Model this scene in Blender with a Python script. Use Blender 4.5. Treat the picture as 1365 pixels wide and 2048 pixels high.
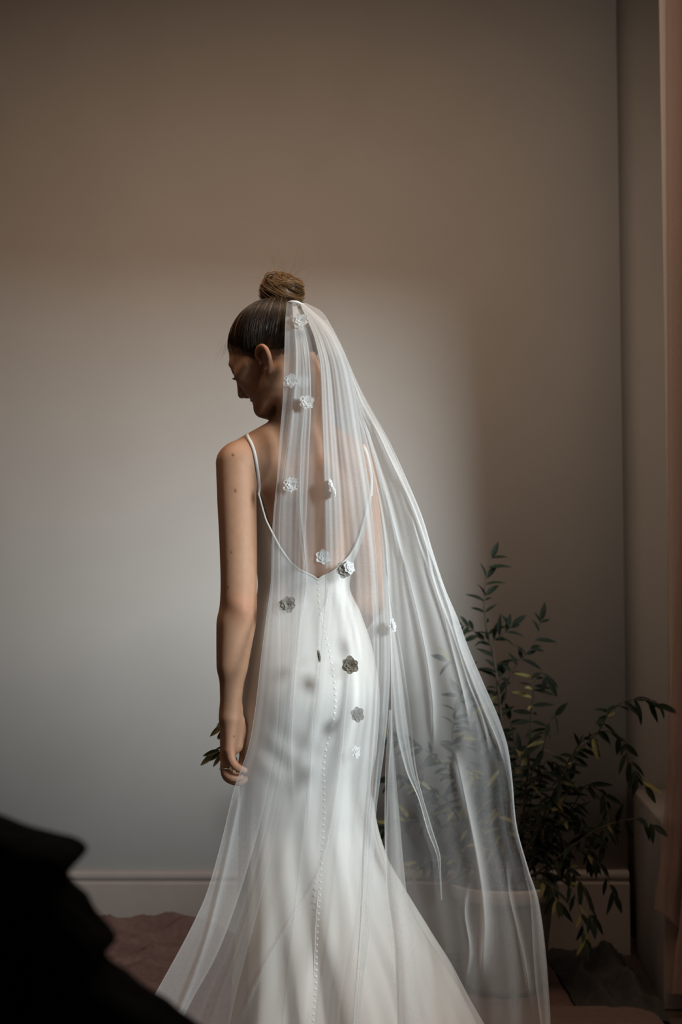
import bpy, bmesh, math, random
import numpy as np
from mathutils import Vector, Matrix
from mathutils.bvhtree import BVHTree

random.seed(7); RNG = np.random.default_rng(7)
S = bpy.context.scene
COL = S.collection
for o in list(bpy.data.objects): bpy.data.objects.remove(o)

# ------------------------------------------------------------------ camera
W_PX, H_PX = 1365, 2048
FPX = 50/36*2048
CAM_Z, PITCH = 1.10, math.radians(4.0)
cam_d = bpy.data.cameras.new('camera'); cam = bpy.data.objects.new('camera', cam_d); COL.objects.link(cam)
cam_d.sensor_fit = 'VERTICAL'; cam_d.sensor_height = 36; cam_d.lens = 50
cam.location = (0, 0, CAM_Z); cam.rotation_euler = (math.pi/2+PITCH, 0, 0)
cam_d.dof.use_dof = True; cam_d.dof.focus_distance = 2.80; cam_d.dof.aperture_fstop = 4.5
cam_d.clip_start = .02
S.camera = cam

# ------------------------------------------------------------------ light and exposure
S.view_settings.view_transform = 'Standard'; S.view_settings.look = 'None'
S.view_settings.gamma = 1; S.view_settings.use_curve_mapping = False
S.view_settings.exposure = 0.0
wd = bpy.data.worlds.new('world'); S.world = wd; wd.use_nodes = True
bg = wd.node_tree.nodes['Background']
bg.inputs['Color'].default_value = (1.0, .72, .56, 1); bg.inputs['Strength'].default_value = .030
# daylight reaching the room through the tall window in the right wall
SRC = Vector((4.25, -.85, 3.0)); AIM = Vector((-.25, 3.6, 1.1))
ld = bpy.data.lights.new('window_daylight', 'AREA'); ld.shape = 'RECTANGLE'; ld.size = .8; ld.size_y = 2.0
ld.energy = 730; ld.color = (.86, .96, 1.0)
lo = bpy.data.objects.new('window_daylight', ld); COL.objects.link(lo)
lo.location = SRC; lo.rotation_euler = (AIM-SRC).to_track_quat('-Z', 'Y').to_euler()
# soft warm ceiling light of the room
cd = bpy.data.lights.new('ceiling_light', 'AREA'); cd.shape = 'RECTANGLE'; cd.size = 2.4; cd.size_y = .8
cd.energy = 45; cd.color = (1.0, .735, .545)
co = bpy.data.objects.new('ceiling_light', cd); COL.objects.link(co); co.location = (.12, 2.5, 3.56)
S.cycles.transparent_max_bounces = 40; S.cycles.max_bounces = 10; S.cycles.diffuse_bounces = 5
S.cycles.transmission_bounces = 8
S.cycles.caustics_reflective = False; S.cycles.caustics_refractive = False

# ------------------------------------------------------------------ helpers
CP, SP = math.cos(PITCH), math.sin(PITCH)
def at(px, py, Y):
    "the point at depth Y seen at photograph pixel (px, py)"
    px = np.asarray(px, float); py = np.asarray(py, float); Y = np.asarray(Y, float)
    u = (px-W_PX/2)/FPX; v = (H_PX/2-py)/FPX
    fw = CP-SP*v; up = SP+CP*v
    s = Y/fw
    return np.stack(np.broadcast_arrays(u*s, Y+0*s, CAM_Z+up*s), -1)
def proj(P):
    P = np.asarray(P, float); x = P[..., 0]; y = P[..., 1]; z = P[..., 2]-CAM_Z
    d = y*CP+z*SP; v = (-y*SP+z*CP)/d; u = x/d
    return W_PX/2+u*FPX, H_PX/2-v*FPX
def interp(x, xs, ys): return np.interp(x, xs, ys)
def smooth_interp(x, xs, ys):
    "monotone-ish cubic (pchip) through the points"
    xs = np.asarray(xs, float); ys = np.asarray(ys, float); x = np.asarray(x, float)
    h = np.diff(xs); d = np.diff(ys)/h
    m = np.zeros_like(ys); m[0] = d[0]; m[-1] = d[-1]
    for i in range(1, len(xs)-1):
        if d[i-1]*d[i] > 0:
            w1 = 2*h[i]+h[i-1]; w2 = h[i]+2*h[i-1]
            m[i] = (w1+w2)/(w1/d[i-1]+w2/d[i])
    xc = np.clip(x, xs[0], xs[-1]); k = np.clip(np.searchsorted(xs, xc)-1, 0, len(xs)-2)
    t = (xc-xs[k])/h[k]
    return ((2*t**3-3*t**2+1)*ys[k]+(t**3-2*t**2+t)*h[k]*m[k]+(-2*t**3+3*t**2)*ys[k+1]+(t**3-t**2)*h[k]*m[k+1])
def sstep(a, b, x):
    t = np.clip((np.asarray(x, float)-a)/(b-a), 0, 1); return t*t*(3-2*t)

def mesh(name, V, F, mat=None, smooth=True):
    me = bpy.data.meshes.new(name); V = np.asarray(V, np.float32)
    if isinstance(F, np.ndarray):
        n, k = F.shape
        me.vertices.add(len(V)); me.vertices.foreach_set('co', V.ravel())
        me.loops.add(n*k); me.loops.foreach_set('vertex_index', F.astype(np.int32).ravel())
        me.polygons.add(n); me.polygons.foreach_set('loop_start', np.arange(0, n*k, k, dtype=np.int32))
        try: me.polygons.foreach_set('loop_total', np.full(n, k, np.int32))
        except Exception: pass
        me.update(calc_edges=True); me.validate()
    else:
        me.from_pydata([tuple(v) for v in V], [], F); me.update()
    if smooth: me.polygons.foreach_set('use_smooth', np.ones(len(me.polygons), bool))
    if mat: me.materials.append(mat)
    return me
def link(name, me, parent=None, **props):
    o = bpy.data.objects.new(name, me); COL.objects.link(o)
    if parent is not None:
        o.parent = parent
        if parent.type == 'EMPTY': o.matrix_parent_inverse = Matrix.Translation(-Vector(parent.location))
    for k, v in props.items(): o[k] = v
    return o
def thing(name, label, cat, loc, **props):
    o = bpy.data.objects.new(name, None); COL.objects.link(o); o.location = loc; o.empty_display_size = .1
    o['label'] = label; o['category'] = cat
    for k, v in props.items(): o[k] = v
    return o
def grid_faces(nu, nv, wrap=False):
    "faces of an nu x nv vertex grid (index i*nv+j)"
    I = np.arange(nu if wrap else nu-1); J = np.arange(nv-1)
    i, j = np.meshgrid(I, J, indexing='ij'); i2 = (i+1) % nu
    return np.stack([i*nv+j, i2*nv+j, i2*nv+j+1, i*nv+j+1], -1).reshape(-1, 4)
def tube(path, rad, sides=8, flat=None):
    "swept tube with end caps collapsed; flat=(dir, ratio) squashes the section"
    P = np.asarray(path, float); n = len(P); rad = np.broadcast_to(np.asarray(rad, float), (n,))
    T = np.gradient(P, axis=0); T /= np.linalg.norm(T, axis=1)[:, None]+1e-12
    ref = np.array([0, 0, 1.]) if abs(T[0, 2]) < .9 else np.array([1., 0, 0])
    N = np.zeros_like(P); nprev = ref-T[0]*ref.dot(T[0]); nprev /= np.linalg.norm(nprev)
    for i in range(n):
        nn = nprev-T[i]*nprev.dot(T[i]); nn /= np.linalg.norm(nn)+1e-12; N[i] = nn; nprev = nn
    B = np.cross(T, N); a = np.linspace(0, 2*math.pi, sides, endpoint=False)
    V = P[:, None]+rad[:, None, None]*(np.cos(a)[None, :, None]*N[:, None]+np.sin(a)[None, :, None]*B[:, None])
    V = V.reshape(-1, 3)
    i, j = np.meshgrid(np.arange(n-1), np.arange(sides), indexing='ij'); j2 = (j+1) % sides
    F = np.stack([i*sides+j, i*sides+j2, (i+1)*sides+j2, (i+1)*sides+j], -1).reshape(-1, 4)
    return V, F
def catmull(P, n):
    P = np.asarray(P, float); L = np.r_[0, np.cumsum(np.linalg.norm(np.diff(P, axis=0), axis=1))]
    t = np.linspace(0, L[-1], n)
    m = np.gradient(P, L, axis=0) if len(P) > 2 else np.repeat((P[1:]-P[:1])/L[-1], 2, 0)
    k = np.clip(np.searchsorted(L, t)-1, 0, len(P)-2); h = (L[k+1]-L[k])[:, None]; s = ((t-L[k])/h[:, 0])[:, None]
    return (2*s**3-3*s**2+1)*P[k]+(s**3-2*s**2+s)*h*m[k]+(-2*s**3+3*s**2)*P[k+1]+(s**3-s**2)*h*m[k+1]
class Join:
    def __init__(s): s.V = []; s.F = []; s.n = 0
    def add(s, V, F): s.V.append(np.asarray(V)); s.F.append(np.asarray(F)+s.n); s.n += len(V)
    def get(s): return np.concatenate(s.V), np.concatenate(s.F)
def box(x0, x1, y0, y1, z0, z1):
    V = [(x, y, z) for x in (x0, x1) for y in (y0, y1) for z in (z0, z1)]
    F = np.array([(0, 1, 3, 2), (4, 6, 7, 5), (0, 4, 5, 1), (2, 3, 7, 6), (0, 2, 6, 4), (1, 5, 7, 3)])
    return np.array(V, float), F
def prism(poly, z0, z1):
    n = len(poly); V = [(x, y, z0) for x, y in poly]+[(x, y, z1) for x, y in poly]
    F = [tuple(range(n))[::-1], tuple(range(n, 2*n))]+[(i, (i+1) % n, n+(i+1) % n, n+i) for i in range(n)]
    return V, F
def bevel(me, w, seg=2):
    bm = bmesh.new(); bm.from_mesh(me)
    bmesh.ops.recalc_face_normals(bm, faces=bm.faces)
    bmesh.ops.bevel(bm, geom=list(bm.edges), offset=w, segments=seg, affect='EDGES', profile=.6)
    bm.to_mesh(me); bm.free(); me.polygons.foreach_set('use_smooth', np.ones(len(me.polygons), bool)); return me
def bvh(me):
    n = len(me.polygons)
    return BVHTree.FromPolygons([v.co[:] for v in me.vertices], [p.vertices[:] for p in me.polygons])
def ray(tree, px, py):
    "first hit of the camera ray through a pixel"
    d = Vector(at(px, py, 1.0))-Vector((0, 0, CAM_Z)); d.normalize()
    h = tree.ray_cast(Vector((0, 0, CAM_Z)), d)
    return (h[0], h[1]) if h[0] is not None else (None, None)

# ------------------------------------------------------------------ materials
def mat(name): 
    m = bpy.data.materials.new(name); m.use_nodes = True; nt = m.node_tree
    return m, nt, nt.nodes['Principled BSDF']
def noise(nt, scale, detail=4, rough=.5, vec=None, stretch=None):
    n = nt.nodes.new('ShaderNodeTexNoise'); n.inputs['Scale'].default_value = scale
    n.inputs['Detail'].default_value = detail; n.inputs['Roughness'].default_value = rough
    if vec is None:
        tc = nt.nodes.new('ShaderNodeTexCoord'); vec = tc.outputs['Object']
    if stretch:
        mp = nt.nodes.new('ShaderNodeMapping'); mp.inputs['Scale'].default_value = stretch
        nt.links.new(vec, mp.inputs['Vector']); vec = mp.outputs['Vector']
    nt.links.new(vec, n.inputs['Vector']); return n.outputs['Fac']
def ramp(nt, fac, stops):
    r = nt.nodes.new('ShaderNodeValToRGB'); e = r.color_ramp.elements
    while len(e) < len(stops): e.new(.5)
    for el, (p, c) in zip(e, stops): el.position = p; el.color = (*c, 1)
    nt.links.new(fac, r.inputs['Fac']); return r.outputs['Color']
def bump(nt, b, fac, strength=.2, dist=.002):
    n = nt.nodes.new('ShaderNodeBump'); n.inputs['Strength'].default_value = strength; n.inputs['Distance'].default_value = dist
    nt.links.new(fac, n.inputs['Height']); nt.links.new(n.outputs['Normal'], b.inputs['Normal'])
def simple(name, c0, c1, scale=20, rough=.7, bs=.15, bd=.002, stretch=None, spec=.3):
    m, nt, b = mat(name); f = noise(nt, scale, 5, .55, stretch=stretch)
    nt.links.new(ramp(nt, f, [(.3, c0), (.7, c1)]), b.inputs['Base Color'])
    b.inputs['Roughness'].default_value = rough; b.inputs['Specular IOR Level'].default_value = spec
    if bs: bump(nt, b, f, bs, bd)
    return m
M_WALL = simple('painted_plaster', (.52, .49, .455), (.555, .525, .49), 3.0, .85, .12, .004)
M_TRIM = simple('painted_trim', (.225, .193, .175), (.25, .215, .196), 6, .6, .08, .002)
M_FLOOR = simple('floor_boards', (.10, .07, .05), (.15, .10, .075), 8, .6, .2, .002, (1, 8, 1))
M_CLOTH = simple('dusky_cotton', (.080, .044, .037), (.112, .062, .052), 60, .9, .25, .001)
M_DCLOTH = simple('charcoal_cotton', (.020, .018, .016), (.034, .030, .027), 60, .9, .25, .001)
M_MAT = simple('brown_mat', (.085, .055, .046), (.115, .074, .062), 40, .95, .3, .002)
M_BLACK = simple('black_cloth', (.002, .0025, .003), (.004, .0045, .005), 30, .95, .1, .001, None, .02)
M_POT = simple('grey_pot', (.22, .195, .18), (.30, .265, .245), 9, .65, .12, .002)
M_SOIL = simple('dark_soil', (.02, .014, .010), (.06, .042, .03), 60, .95, .7, .006)
M_BARK = simple('olive_bark', (.035, .027, .02), (.075, .06, .045), 70, .85, .4, .001)
M_LEAF = simple('leaf_dark', (.006, .010, .006), (.013, .019, .010), 15, .7, .05, .001, None, .12)
M_LEAFP = simple('leaf_pale', (.10, .095, .035), (.19, .17, .065), 15, .7, .05, .001, None, .15)
M_PEARL, nt, b = mat('pearl_button'); b.inputs['Base Color'].default_value = (.82, .80, .77, 1); b.inputs['Roughness'].default_value = .22
M_SILVER, nt, b = mat('silver'); b.inputs['Base Color'].default_value = (.8, .8, .8, 1); b.inputs['Metallic'].default_value = 1; b.inputs['Roughness'].default_value = .2
# dress: heavy off-white crepe
M_DRESS, nt, b = mat('ivory_crepe')
f = noise(nt, 900, 2, .5); b.inputs['Base Color'].default_value = (.68, .665, .635, 1); b.inputs['Roughness'].default_value = .55
b.inputs['Sheen Weight'].default_value = .15; bump(nt, b, f, .06, .0005)
# skin
M_SKIN, nt, b = mat('skin')
at_n = nt.nodes.new('ShaderNodeAttribute'); at_n.attribute_name = 'tone'
f = noise(nt, 55, 6, .6)
mx = nt.nodes.new('ShaderNodeMix'); mx.data_type = 'RGBA'; mx.blend_type = 'MULTIPLY'; mx.inputs['Factor'].default_value = 1
nt.links.new(at_n.outputs['Color'], mx.inputs['A']); nt.links.new(ramp(nt, f, [(.35, (.92, .89, .87)), (.65, (1, 1, 1))]), mx.inputs['B'])
nt.links.new(mx.outputs['Result'], b.inputs['Base Color'])
b.inputs['Roughness'].default_value = .6; b.inputs['Specular IOR Level'].default_value = .35; b.inputs['Subsurface Weight'].default_value = .12
b.inputs['Subsurface Radius'].default_value = (.012, .005, .003); b.inputs['Subsurface Scale'].default_value = 1
bump(nt, b, noise(nt, 420, 3, .6), .08, .0006)
# hair: colour runs along the strands
def hair_mat(name, dark, mid, light):
    m, nt, b = mat(name)
    a = nt.nodes.new('ShaderNodeAttribute'); a.attribute_name = 'strand'
    f = noise(nt, 1.0, 5, .6, vec=a.outputs['Vector'])
    nt.links.new(ramp(nt, f, [(.36, dark), (.52, mid), (.70, light)]), b.inputs['Base Color'])
    b.inputs['Roughness'].default_value = .38; b.inputs['Specular IOR Level'].default_value = .45
    bump(nt, b, f, .5, .0012); return m
M_HAIR = hair_mat('hair_brown', (.010, .006, .004), (.030, .017, .009), (.20, .115, .050))
M_BUN = hair_mat('hair_blonde', (.06, .030, .012), (.22, .115, .042), (.46, .28, .12))
# tulle: a net seen square-on is thin, seen at a slant its threads close up
def tulle(name, alpha, col=(.84, .86, .865), trans=.52):
    m = bpy.data.materials.new(name); m.use_nodes = True; nt = m.node_tree; nt.nodes.clear(); N = nt.nodes.new; Lk = nt.links.new
    out = N('ShaderNodeOutputMaterial'); mixo = N('ShaderNodeMixShader'); tr = N('ShaderNodeBsdfTransparent')
    df = N('ShaderNodeBsdfDiffuse'); tl = N('ShaderNodeBsdfTranslucent'); mi = N('ShaderNodeMixShader')
    for n in (df, tl): n.inputs['Color'].default_value = (*col, 1)
    mi.inputs[0].default_value = trans; Lk(df.outputs[0], mi.inputs[1]); Lk(tl.outputs[0], mi.inputs[2])
    lw = N('ShaderNodeLayerWeight'); lw.inputs['Blend'].default_value = .5
    def math_(op, a, b):
        n = N('ShaderNodeMath'); n.operation = op
        for k, v in enumerate((a, b)):
            if isinstance(v, (int, float)): n.inputs[k].default_value = v
            else: Lk(v, n.inputs[k])
        return n.outputs[0]
    cosv = math_('MAXIMUM', math_('SUBTRACT', 1.0, lw.outputs['Facing']), .16)
    ga = N('ShaderNodeAttribute'); ga.attribute_name = 'gather'          # how many gathered plies lie here
    ex = math_('DIVIDE', ga.outputs['Fac'], cosv)
    nz = noise(nt, 260, 2, .6); base = math_('ADD', 1-alpha-.02, math_('MULTIPLY', nz, .04))
    al = math_('SUBTRACT', 1.0, math_('POWER', base, ex))
    Lk(al, mixo.inputs[0]); Lk(tr.outputs[0], mixo.inputs[1]); Lk(mi.outputs[0], mixo.inputs[2]); Lk(mixo.outputs[0], out.inputs[0])
    return m
M_TULLE = tulle('veil_tulle', .12)
M_TULLE2 = M_TULLE
M_COMB = simple('veil_band', (.80, .81, .82), (.86, .87, .88), 80, .7, .2, .0005)
def petal_mat(name, c):
    m = bpy.data.materials.new(name); m.use_nodes = True; nt = m.node_tree; nt.nodes.clear(); N = nt.nodes.new
    f = noise(nt, 140, 4, .6); colr = ramp(nt, f, [(.3, tuple(x*.9 for x in c)), (.7, c)])
    df, tl, mi, out = N('ShaderNodeBsdfDiffuse'), N('ShaderNodeBsdfTranslucent'), N('ShaderNodeMixShader'), N('ShaderNodeOutputMaterial')
    nt.links.new(colr, df.inputs['Color']); nt.links.new(colr, tl.inputs['Color']); mi.inputs[0].default_value = .5
    nt.links.new(df.outputs[0], mi.inputs[1]); nt.links.new(tl.outputs[0], mi.inputs[2]); nt.links.new(mi.outputs[0], out.inputs[0]); return m
M_PETAL = petal_mat('white_petal', (.90, .91, .91)); M_PETALG = petal_mat('shaded_petal_grey', (.42, .40, .37)); M_PETALT = petal_mat('shaded_petal_taupe', (.30, .27, .225))  # grey and taupe: shade put into the petal colour of some flowers
M_CURT = tulle('curtain_voile', .55, (.36, .235, .19), .4)

# ------------------------------------------------------------------ room shell
WY = 4.80                                     # back wall
def struct(name, V, F, m, smooth=False):
    return link(name, mesh(name, V, F, m, smooth), None, kind='structure')
CEIL = 3.64
V, F = box(-2.6, .955, WY, WY+.15, 0, CEIL); struct('wall_back', V, F, M_WALL)
# recess to the right of the back wall, and the pier that closes it towards the window
J = Join()
J.add(*box(.955, 2.4, WY+.09, WY+.24, 0, CEIL)); struct('wall_recess', *J.get(), M_WALL)
V, F = prism([(.955, 4.15), (2.0, 4.15), (2.0, 4.30), (1.02, 4.30)], 0, CEIL); struct('wall_pier', V, F, M_WALL)
V, F = box(-2.75, -2.6, -1.5, WY+.15, 0, CEIL); struct('wall_left', V, F, M_WALL)
XW = 1.60                                     # wall with the window (out of the frame, on the right)
WY0, WY1, WZ0, WZ1 = .60, 2.91, 1.49, 2.25
J = Join()
J.add(*box(XW, XW+.2, -1.5, WY0, 0, CEIL)); J.add(*box(XW, XW+.2, WY1, 4.15, 0, CEIL))
J.add(*box(XW, XW+.2, WY0, WY1, 0, WZ0)); J.add(*box(XW, XW+.2, WY0, WY1, WZ1, CEIL))
struct('wall_right', *J.get(), M_WALL)
J = Join()
J.add(*box(XW+.08, XW+.14, WY0, WY0+.06, WZ0, WZ1)); J.add(*box(XW+.08, XW+.14, WY1-.06, WY1, WZ0, WZ1))
J.add(*box(XW+.08, XW+.14, WY0, WY1, WZ1-.06, WZ1)); J.add(*box(XW-.06, XW+.2, WY0-.04, WY1+.04, WZ0-.04, WZ0))
struct('window_1', *J.get(), M_TRIM)
V, F = box(-2.75, 2.6, -1.5, WY+.25, CEIL, CEIL+.1); struct('ceiling', V, F, M_WALL)
V, F = box(-2.75, 2.6, -1.5, WY+.25, -.12, -.03); struct('floor', V, F, M_FLOOR)
# moulded baseboard
prof = [(0, -.03), (.022, -.03), (.022, .200), (.019, .2045), (.012, .206), (.012, .211), (.0155, .214), (.0185, .222), (.0175, .232), (.012, .239), (.004, .243), (0, .244)]
V = []; n = len(prof)
for x in (-2.6, .955): V += [(x, WY-d, z) for d, z in prof]
F = [(i, (i+1) % n, n+(i+1) % n, n+i) for i in range(n)]+[tuple(range(n))[::-1], tuple(range(n, 2*n))]
struct('baseboard_back', V, F, M_TRIM)
# ledge built into the recess behind the pier
V, F = prism([(.988, WY+.085), (1.6, WY+.085), (1.6, 4.125), (.918, 4.125)], -.03, .50)
o = struct('trim_1', V, F, M_TRIM); bevel(o.data, .006)

# ------------------------------------------------------------------ floor cloth
nx, ny = 260, 430
X = np.linspace(-1.75, .665, nx)[:, None]*np.ones((1, ny)); Yc = np.linspace(1.55, WY-.03, ny)[None, :]*np.ones((nx, 1))
def fold(x, y, ang, freq, ph, sharp=2.0):
    t = (x*math.cos(ang)+y*math.sin(ang))*freq+ph+.6*np.sin(x*3.1+ph)+.5*np.sin(y*2.3+ph*2)
    return (1-np.abs(np.sin(t)))**sharp
Zc = .010+.045*fold(X, Yc, 1.45, 7.5, .4, 3)+.034*fold(X, Yc, 1.78, 12, 1.9, 3)+.020*fold(X, Yc, 1.15, 19, 3.3)+.008*fold(X, Yc, 2.0, 34, .7)
mod = .5+.5*np.sin(X*4.3+2*np.sin(Yc*3.1)+1.0)
Zc = Zc+.036*mod*fold(X+.15*np.sin(Yc*4), Yc+.10*np.sin(X*5), 1.50, 27, .9, 2.5)+.022*(1-mod)*fold(X, Yc+.06*np.sin(X*9), 1.66, 45, 2.2, 2)
side = sstep(-.28, -.60, X)
near = sstep(3.3, 4.1, Yc)
Zc = .004+(Zc-.004)*(.10+.90*side*near)
Zc += (.082*sstep(4.50, 4.76, Yc)*(.85+.15*np.sin(X*5+1)))*sstep(-.1, -.4, X)      # bunched against the wall on the left
me = mesh('drop_cloth', np.stack([X, Yc, Zc-.03], -1).reshape(-1, 3), grid_faces(nx, ny), M_CLOTH)
link('drop_cloth', me, None, label='dusky brown cloth spread in rumpled folds over the floor', category='cloth')
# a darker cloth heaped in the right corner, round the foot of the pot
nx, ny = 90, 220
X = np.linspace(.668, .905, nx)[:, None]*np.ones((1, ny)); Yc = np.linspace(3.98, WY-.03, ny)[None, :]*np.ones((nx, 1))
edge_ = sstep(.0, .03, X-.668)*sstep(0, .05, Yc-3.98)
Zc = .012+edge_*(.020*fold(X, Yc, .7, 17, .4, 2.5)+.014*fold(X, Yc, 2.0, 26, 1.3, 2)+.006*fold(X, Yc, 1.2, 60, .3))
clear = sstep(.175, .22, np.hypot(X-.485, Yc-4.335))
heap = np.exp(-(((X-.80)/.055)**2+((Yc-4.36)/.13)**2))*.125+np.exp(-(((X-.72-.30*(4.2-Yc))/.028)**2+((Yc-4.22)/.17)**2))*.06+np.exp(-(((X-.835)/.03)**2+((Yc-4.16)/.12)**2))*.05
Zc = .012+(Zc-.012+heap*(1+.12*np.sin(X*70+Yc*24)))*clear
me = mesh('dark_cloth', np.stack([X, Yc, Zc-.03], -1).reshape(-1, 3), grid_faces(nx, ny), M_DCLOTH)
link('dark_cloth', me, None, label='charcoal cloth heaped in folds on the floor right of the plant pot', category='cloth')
# flat mat with a rounded corner
pts = []; x0, x1, y0, y1, r = .10, .86, 3.30, 4.04, .10
for cx, cy, a0 in ((x1-r, y1-r, 0), (x0+r, y1-r, 90), (x0+r, y0+r, 180), (x1-r, y0+r, 270)):
    for k in range(7):
        a = math.radians(a0+15*k); pts.append((cx+r*math.cos(a), cy+r*math.sin(a)))
V, F = prism(pts, -.028, .006); me = mesh('floor_mat', V, F, M_MAT, False)
link('floor_mat', me, None, label='flat brown mat with a rounded corner lying in front of the plant pot', category='mat')

# ------------------------------------------------------------------ body: one signed-distance figure, meshed in one piece
class Field:
    def __init__(s, xs, ys, zs):
        s.x, s.y, s.z = xs, ys, zs; s.f = np.full((len(xs), len(ys), len(zs)), .06, np.float32)
    def sub(s, lo, hi, m=.03):
        r = []
        for a, l, h in zip((s.x, s.y, s.z), lo, hi):
            i0 = max(0, np.searchsorted(a, l-m)-1); i1 = min(len(a), np.searchsorted(a, h+m)+1); r.append(slice(i0, i1))
        X, Y, Z = np.meshgrid(s.x[r[0]], s.y[r[1]], s.z[r[2]], indexing='ij', sparse=True)
        return tuple(r), X, Y, Z
    def add(s, lo, hi, fn, k=.01, m=.04):
        r, X, Y, Z = s.sub(lo, hi, m)
        if any(q.stop <= q.start for q in r): return
        s.f[r] = smin(s.f[r], fn(X, Y, Z).astype(np.float32), k)
    def cap(s, a, b, ra, rb, k=.01):
        a = np.asarray(a, float); b = np.asarray(b, float); rm = max(ra, rb)
        s.add(np.minimum(a, b)-rm, np.maximum(a, b)+rm, lambda X, Y, Z: capsule(X, Y, Z, a, b, ra, rb), k)
    def chain(s, pts, rads, k=.01):
        Q = np.c_[np.array([np.asarray(p, float) for p in pts]), np.asarray(rads, float)]
        if len(Q) > 2: Q = catmull(Q, 4*len(Q))
        rm = Q[:, 3].max()
        def fn(X, Y, Z):
            d = None
            for a, b in zip(Q[:-1], Q[1:]):
                c = capsule(X, Y, Z, a[:3], b[:3], a[3], b[3]); d = c if d is None else np.minimum(d, c)
            return d
        s.add(Q[:, :3].min(0)-rm, Q[:, :3].max(0)+rm, fn, k)
def smin(a, b, k):
    h = np.clip(k-np.abs(a-b), 0, None)/k
    return np.minimum(a, b)-h*h*k*.25
def smax(a, b, k): return -smin(-a, -b, k)
def capsule(X, Y, Z, a, b, ra, rb):
    d = b-a; L = d.dot(d)+1e-12
    t = np.clip(((X-a[0])*d[0]+(Y-a[1])*d[1]+(Z-a[2])*d[2])/L, 0, 1)
    return np.sqrt((X-a[0]-t*d[0])**2+(Y-a[1]-t*d[1])**2+(Z-a[2]-t*d[2])**2)-(ra+(rb-ra)*t)
def ellip(X, Y, Z, c, r):
    q = np.sqrt(((X-c[0])/r[0])**2+((Y-c[1])/r[1])**2+((Z-c[2])/r[2])**2)
    q2 = np.sqrt(((X-c[0])/r[0]**2)**2+((Y-c[1])/r[1]**2)**2+((Z-c[2])/r[2]**2)**2)+1e-9
    return q*(q-1)/q2
def surface_nets(f, xs, ys, zs):
    s = f < 0
    c = np.zeros(tuple(n-1 for n in f.shape), np.int8)
    for i in (0, 1):
        for j in (0, 1):
            for k in (0, 1):
                c += s[i:i+c.shape[0], j:j+c.shape[1], k:k+c.shape[2]]
    act = (c > 0) & (c < 8); del c
    I, J_, K = np.nonzero(act); idx = np.full(act.shape, -1, np.int32); idx[act] = np.arange(len(I))
    acc = np.zeros((len(I), 3)); cnt = np.zeros(len(I))
    cs = [(i, j, k) for i in (0, 1) for j in (0, 1) for k in (0, 1)]
    val = {q: f[I+q[0], J_+q[1], K+q[2]].astype(float) for q in cs}
    for a in cs:
        for ax in range(3):
            if a[ax]: continue
            b_ = list(a); b_[ax] = 1; b_ = tuple(b_)
            va, vb = val[a], val[b_]; m = (va < 0) != (vb < 0)
            t = va[m]/(va[m]-vb[m])
            p = np.repeat(np.array(a, float)[None], m.sum(), 0); p[:, ax] = t
            acc[m] += p; cnt[m] += 1
    P = acc/cnt[:, None]
    V = np.stack([xs[I]+P[:, 0]*(xs[I+1]-xs[I]), ys[J_]+P[:, 1]*(ys[J_+1]-ys[J_]), zs[K]+P[:, 2]*(zs[K+1]-zs[K])], -1)
    Fs = []
    for ax in range(3):
        o1, o2 = [(1, 2), (2, 0), (0, 1)][ax]
        sl0 = [slice(None)]*3; sl1 = [slice(None)]*3; sl0[ax] = slice(0, -1); sl1[ax] = slice(1, None)
        d = s[tuple(sl0)] != s[tuple(sl1)]
        e = np.argwhere(d); e = e[(e[:, o1] > 0) & (e[:, o2] > 0) & (e[:, o1] < f.shape[o1]-1) & (e[:, o2] < f.shape[o2]-1)]
        q = []
        for d1, d2 in ((1, 1), (0, 1), (0, 0), (1, 0)):
            g = e.copy(); g[:, o1] -= d1; g[:, o2] -= d2; q.append(idx[g[:, 0], g[:, 1], g[:, 2]])
        q = np.stack(q, -1); inside = s[e[:, 0], e[:, 1], e[:, 2]]
        q[~inside] = q[~inside][:, ::-1]; Fs.append(q)
    Fq = np.concatenate(Fs); Fq = Fq[(Fq >= 0).all(1)]
    return V, Fq
def taubin(V, F, n=4):
    E = np.concatenate([F[:, [0, 1]], F[:, [1, 2]], F[:, [2, 3]], F[:, [3, 0]]]); E = np.concatenate([E, E[:, ::-1]])
    deg = np.bincount(E[:, 0], minlength=len(V))[:, None]
    for it in range(n):
        for lam in (.5, -.52):
            A = np.stack([np.bincount(E[:, 0], weights=V[E[:, 1], k], minlength=len(V)) for k in range(3)], -1)/np.maximum(deg, 1)
            V = V+lam*(A-V)
    return V

YAW = math.radians(15)
UX = np.array([math.cos(YAW), math.sin(YAW)]); VX = np.array([-math.sin(YAW), math.cos(YAW)])
# silhouette of torso and skirt: photograph row, left edge, right edge, centre depth, half depth
TOR = np.array([
 (905, 520, 690, 2.880, .072), (940, 500, 728, 2.880, .090), (985, 506, 742, 2.882, .098), (1030, 508, 735, 2.885, .098), (1080, 511, 722, 2.888, .092),
 (1130, 516, 704, 2.892, .084), (1170, 519, 697, 2.894, .080), (1225, 511, 719, 2.890, .088), (1300, 499, 743, 2.882, .104), (1400, 489, 757, 2.876, .112),
 (1500, 487, 751, 2.872, .106), (1570, 487, 741, 2.870, .102), (1640, 487, 749, 2.868, .105), (1711, 487, 768, 2.862, .120), (1770, 487, 799, 2.855, .142),
 (1853, 486, 849, 2.842, .180), (1926, 486, 893, 2.830, .215), (1995, 486, 924, 2.818, .250), (2048, 485, 950, 2.810, .280), (2160, 480, 1010, 2.795, .34), (2360, 470, 1110, 2.78, .43)])
TZ = at(600, TOR[:, 0], 2.87)[:, 2]
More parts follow.
